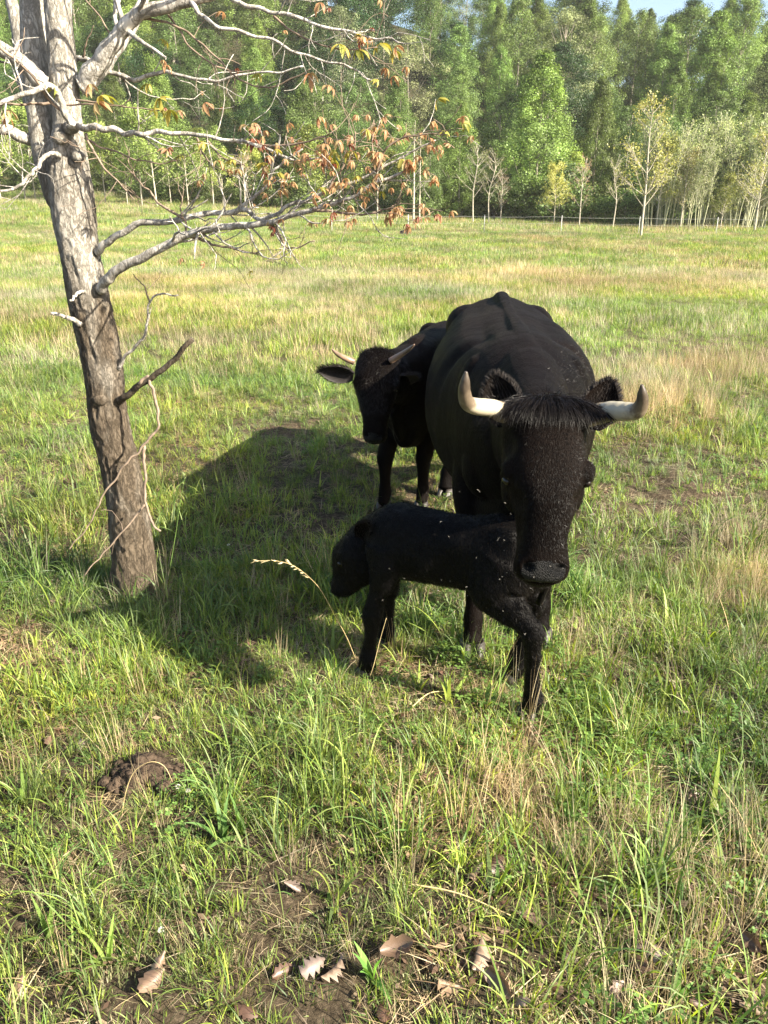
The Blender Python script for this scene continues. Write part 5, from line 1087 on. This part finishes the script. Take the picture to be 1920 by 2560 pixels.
for (key, z, band), L_ in cells.items():
    L_.sort(key=lambda q: q[0]); n = len(L_); names = {1: [''], 2: ['left ', 'right '], 3: ['left ', 'middle ', 'right ']}.get(n, ['leftmost '] + ['inner '] * (n - 2) + ['rightmost '])
    for nm, (px, o) in zip(names, L_): o['label'] = (nm + SH[key] + ' ' + BN[band] + ', ' + ZN[z][2])

# thin saplings and poles standing in the open
def sapling_mesh(H, seed, nb, leafcol, nleaf, size=.11, up=.9, r0=.07, spread=.28, multi=1, bark=None):
    r = np.random.default_rng(seed); mb = MB(); tips = []
    for s_ in range(multi):
        bx = r.normal(0, .35, 2) if multi > 1 else (0, 0); hh = H * (r.uniform(.7, 1) if multi > 1 else 1)
        P = catmull(np.array([(bx[0], bx[1], -.3), (bx[0] * 1.6 + r.normal(0, .08), bx[1] * 1.6, hh * .4), (bx[0] * 2.2 + r.normal(0, .15), bx[1] * 2.2, hh * .75), (bx[0] * 2.8 + r.normal(0, .2), bx[1] * 2.8, hh)]), 16); mb.tube(P, np.linspace(r0, .012, 16), 6)
        for i in range(nb):
            k = r.uniform(.22, .97); p = P[int(k * 15)]; a = r.uniform(0, 6.28); L_ = hh * spread * (1.15 - k) * r.uniform(.6, 1.2) + .3; d = np.array([math.cos(a), math.sin(a), up * r.uniform(.6, 1.4)]); d /= np.linalg.norm(d)
            q = p + d * L_ + [0, 0, L_ * .15]; m_ = (p + q) / 2 + [0, 0, -.06 * L_]; mb.tube([p, m_, q], [.020, .014, .007], 4, n=5, cap=False)
            for j in range(5):
                u = r.uniform(.3, 1); b = p + (q - p) * u; e = d + r.normal(0, .5, 3); q2 = b + e / np.linalg.norm(e) * L_ * .35; mb.tube([b, q2], [.009, .005], 3, cap=False); tips += [q2, (b + q2) / 2]
            tips.append(q)
    tips = np.array(tips); n = nleaf; P = tips[r.integers(0, len(tips), n)] + r.normal(0, .13, (n, 3)); Nn = r.normal(0, 1, (n, 3)); Nn /= np.linalg.norm(Nn, axis=1)[:, None]; a = np.cross(Nn, r.normal(0, 1, (n, 3))); a /= np.linalg.norm(a, axis=1)[:, None]; b = np.cross(Nn, a); s = (size * r.uniform(.6, 1.3, n))[:, None]
    V = np.stack([P - a * s * .5, P + b * s * .35, P + a * s * .5, P - b * s * .35], 1).reshape(-1, 3); c = np.array(leafcol)[None] * r.uniform(.7, 1.3, n)[:, None]
    return mb.mesh('trunk', bark or M_pale), mesh_np('crown', V, np.arange(n * 4).reshape(-1, 4), M_tree, False, np.repeat(c, 4, 0))
M_pale2 = simple('thicket_bark', (.34, .34, .22), .8, .2, .25, 3)
M_pale = simple('pale_bark', (.38, .34, .27), .8, .2, .25, 3)
SP = {'lgreen': [sapling_mesh(7, 21 + k, 34, (.25, .33, .09), 3600, .15, .9, .06, .30) for k in range(3)], 'yellow': [sapling_mesh(7, 1, 34, (.34, .33, .10), 1500), sapling_mesh(7, 2, 34, (.31, .29, .11), 1500)], 'bare': [sapling_mesh(7, 3, 26, (.22, .25, .09), 420), sapling_mesh(7, 4, 30, (.30, .20, .12), 500)],
      'willow': [sapling_mesh(7, 5 + k, 22, (.30, .36, .15), 2000, .11, 2.4, .04, .20, 5, M_pale2) for k in range(3)], 'pole': [sapling_mesh(9, 9, 18, (.16, .22, .06), 900, .15, .9, .12, .2), sapling_mesh(9, 10, 14, (.2, .2, .08), 400, .12, .9, .1, .2)], 'gold': [sapling_mesh(6, 11, 40, (.28, .31, .09), 3600, .14, .7, .06, .3)]}
def sap(px, basey, topy, Y, key, label, group=None, i=None, wide=1.0):
    x = (px - 960) / FPX * (Y * cp + CH * sp); z0 = float(hgt(x, Y)); H = at(px, topy, Y)[2] - z0; v = SP[key]; tm, cm = v[rnd.randrange(len(v)) if i is None else i]; H0 = {'pole': 9, 'gold': 6}.get(key, 7)
    o = empty('sapling', (x, Y, z0), rnd.uniform(0, 6.28)); s = H / H0; o.scale = (s * wide, s * wide, s); link('trunk', tm, None, o); link('crown', cm, None, o); tag(o, label, 'sapling', group)
sap(1601, 600, 250, 44.5, 'yellow', 'tallest yellow-budding sapling standing forward of the fence', i=0, wide=1.1)
sap(1447, 566, 400, 62, 'bare', 'bare sapling with a few tan leaves right of centre', i=1)
sap(1530, 566, 385, 62, 'bare', 'thin bare sapling between two leafing ones', i=0)
sap(1383, 566, 415, 64, 'gold', 'round yellow-green sapling before the largest bright tree')
sap(1640, 566, 350, 66, 'gold', 'leafy yellow-green sapling right of the forward sapling', wide=.9)
sap(1700, 566, 380, 66, 'yellow', 'tan-tinted sapling before the pale thicket', i=1, wide=1.3)
sap(1885, 572, 330, 58, 'yellow', 'pale sapling by the right edge', i=0, wide=1.2)
sap(1800, 568, 440, 60, 'gold', 'low yellow-green sapling before the right thicket')
sap(1033, 560, 300, 60, 'pole', 'straight pole-like tree with greening top, left of centre', i=0)
sap(1048, 560, 330, 62, 'pole', 'second pole-like tree close beside the first', i=1)
sap(943, 560, 350, 62, 'pole', 'slim pole tree seen past the rusty leaves', i=1)
sap(1182, 563, 350, 66, 'bare', 'slim grey sapling at the wood edge', i=0); sap(1222, 563, 370, 66, 'bare', 'straight grey sapling right of the slim one', i=0); sap(1250, 563, 430, 66, 'bare', 'short bare sapling with reddish twigs', i=1)
sap(617, 508, 380, 78, 'bare', 'reddish bare sapling left of centre at the wood edge', i=1, wide=1.6)
sap(130, 500, 420, 80, 'bare', 'reddish bare sapling behind the trunk at far left', i=1, wide=1.8)
for i in range(15): px = -20 + i * 42; sap(px + rnd.uniform(-12, 12), 0, rnd.uniform(270, 380), 80 + rnd.uniform(-3, 3), 'lgreen', 'light yellow-green sapling in the left stand of young trees', 'left stand of yellow-green saplings', wide=1.25)
for i in range(26):
    px = 1630 + i * 13.5 + rnd.uniform(-10, 10); sap(px, 0, rnd.uniform(255, 350), 68 + rnd.uniform(-4, 5), 'willow', 'pale many-stemmed thicket tree at the right wood edge', 'pale thicket trees at right', wide=1.15)

# ------------------------------------------------------------------ air
hz = MB(); x0, x1, y0, y1, z0, z1 = -230, 230, -12, 260, -3, 75
hz.add([(x0, y0, z0), (x1, y0, z0), (x1, y1, z0), (x0, y1, z0), (x0, y0, z1), (x1, y0, z1), (x1, y1, z1), (x0, y1, z1)], [(0, 3, 2, 1), (4, 5, 6, 7), (0, 1, 5, 4), (1, 2, 6, 5), (2, 3, 7, 6), (3, 0, 4, 7)])
mh = bpy.data.materials.new('air'); mh.use_nodes = True; th = mh.node_tree; th.nodes.clear()
pv = N(th, 'ShaderNodeVolumePrincipled'); pv.inputs['Density'].default_value = HAZE; pv.inputs['Color'].default_value = (1, .98, .94, 1); ho = N(th, 'ShaderNodeOutputMaterial'); th.links.new(pv.outputs[0], ho.inputs['Volume'])
if HAZE > 0:
    h_ = hz.build('haze', mh, None, False); tag(h_, 'thin morning haze filling the valley air', 'haze', kind='stuff')
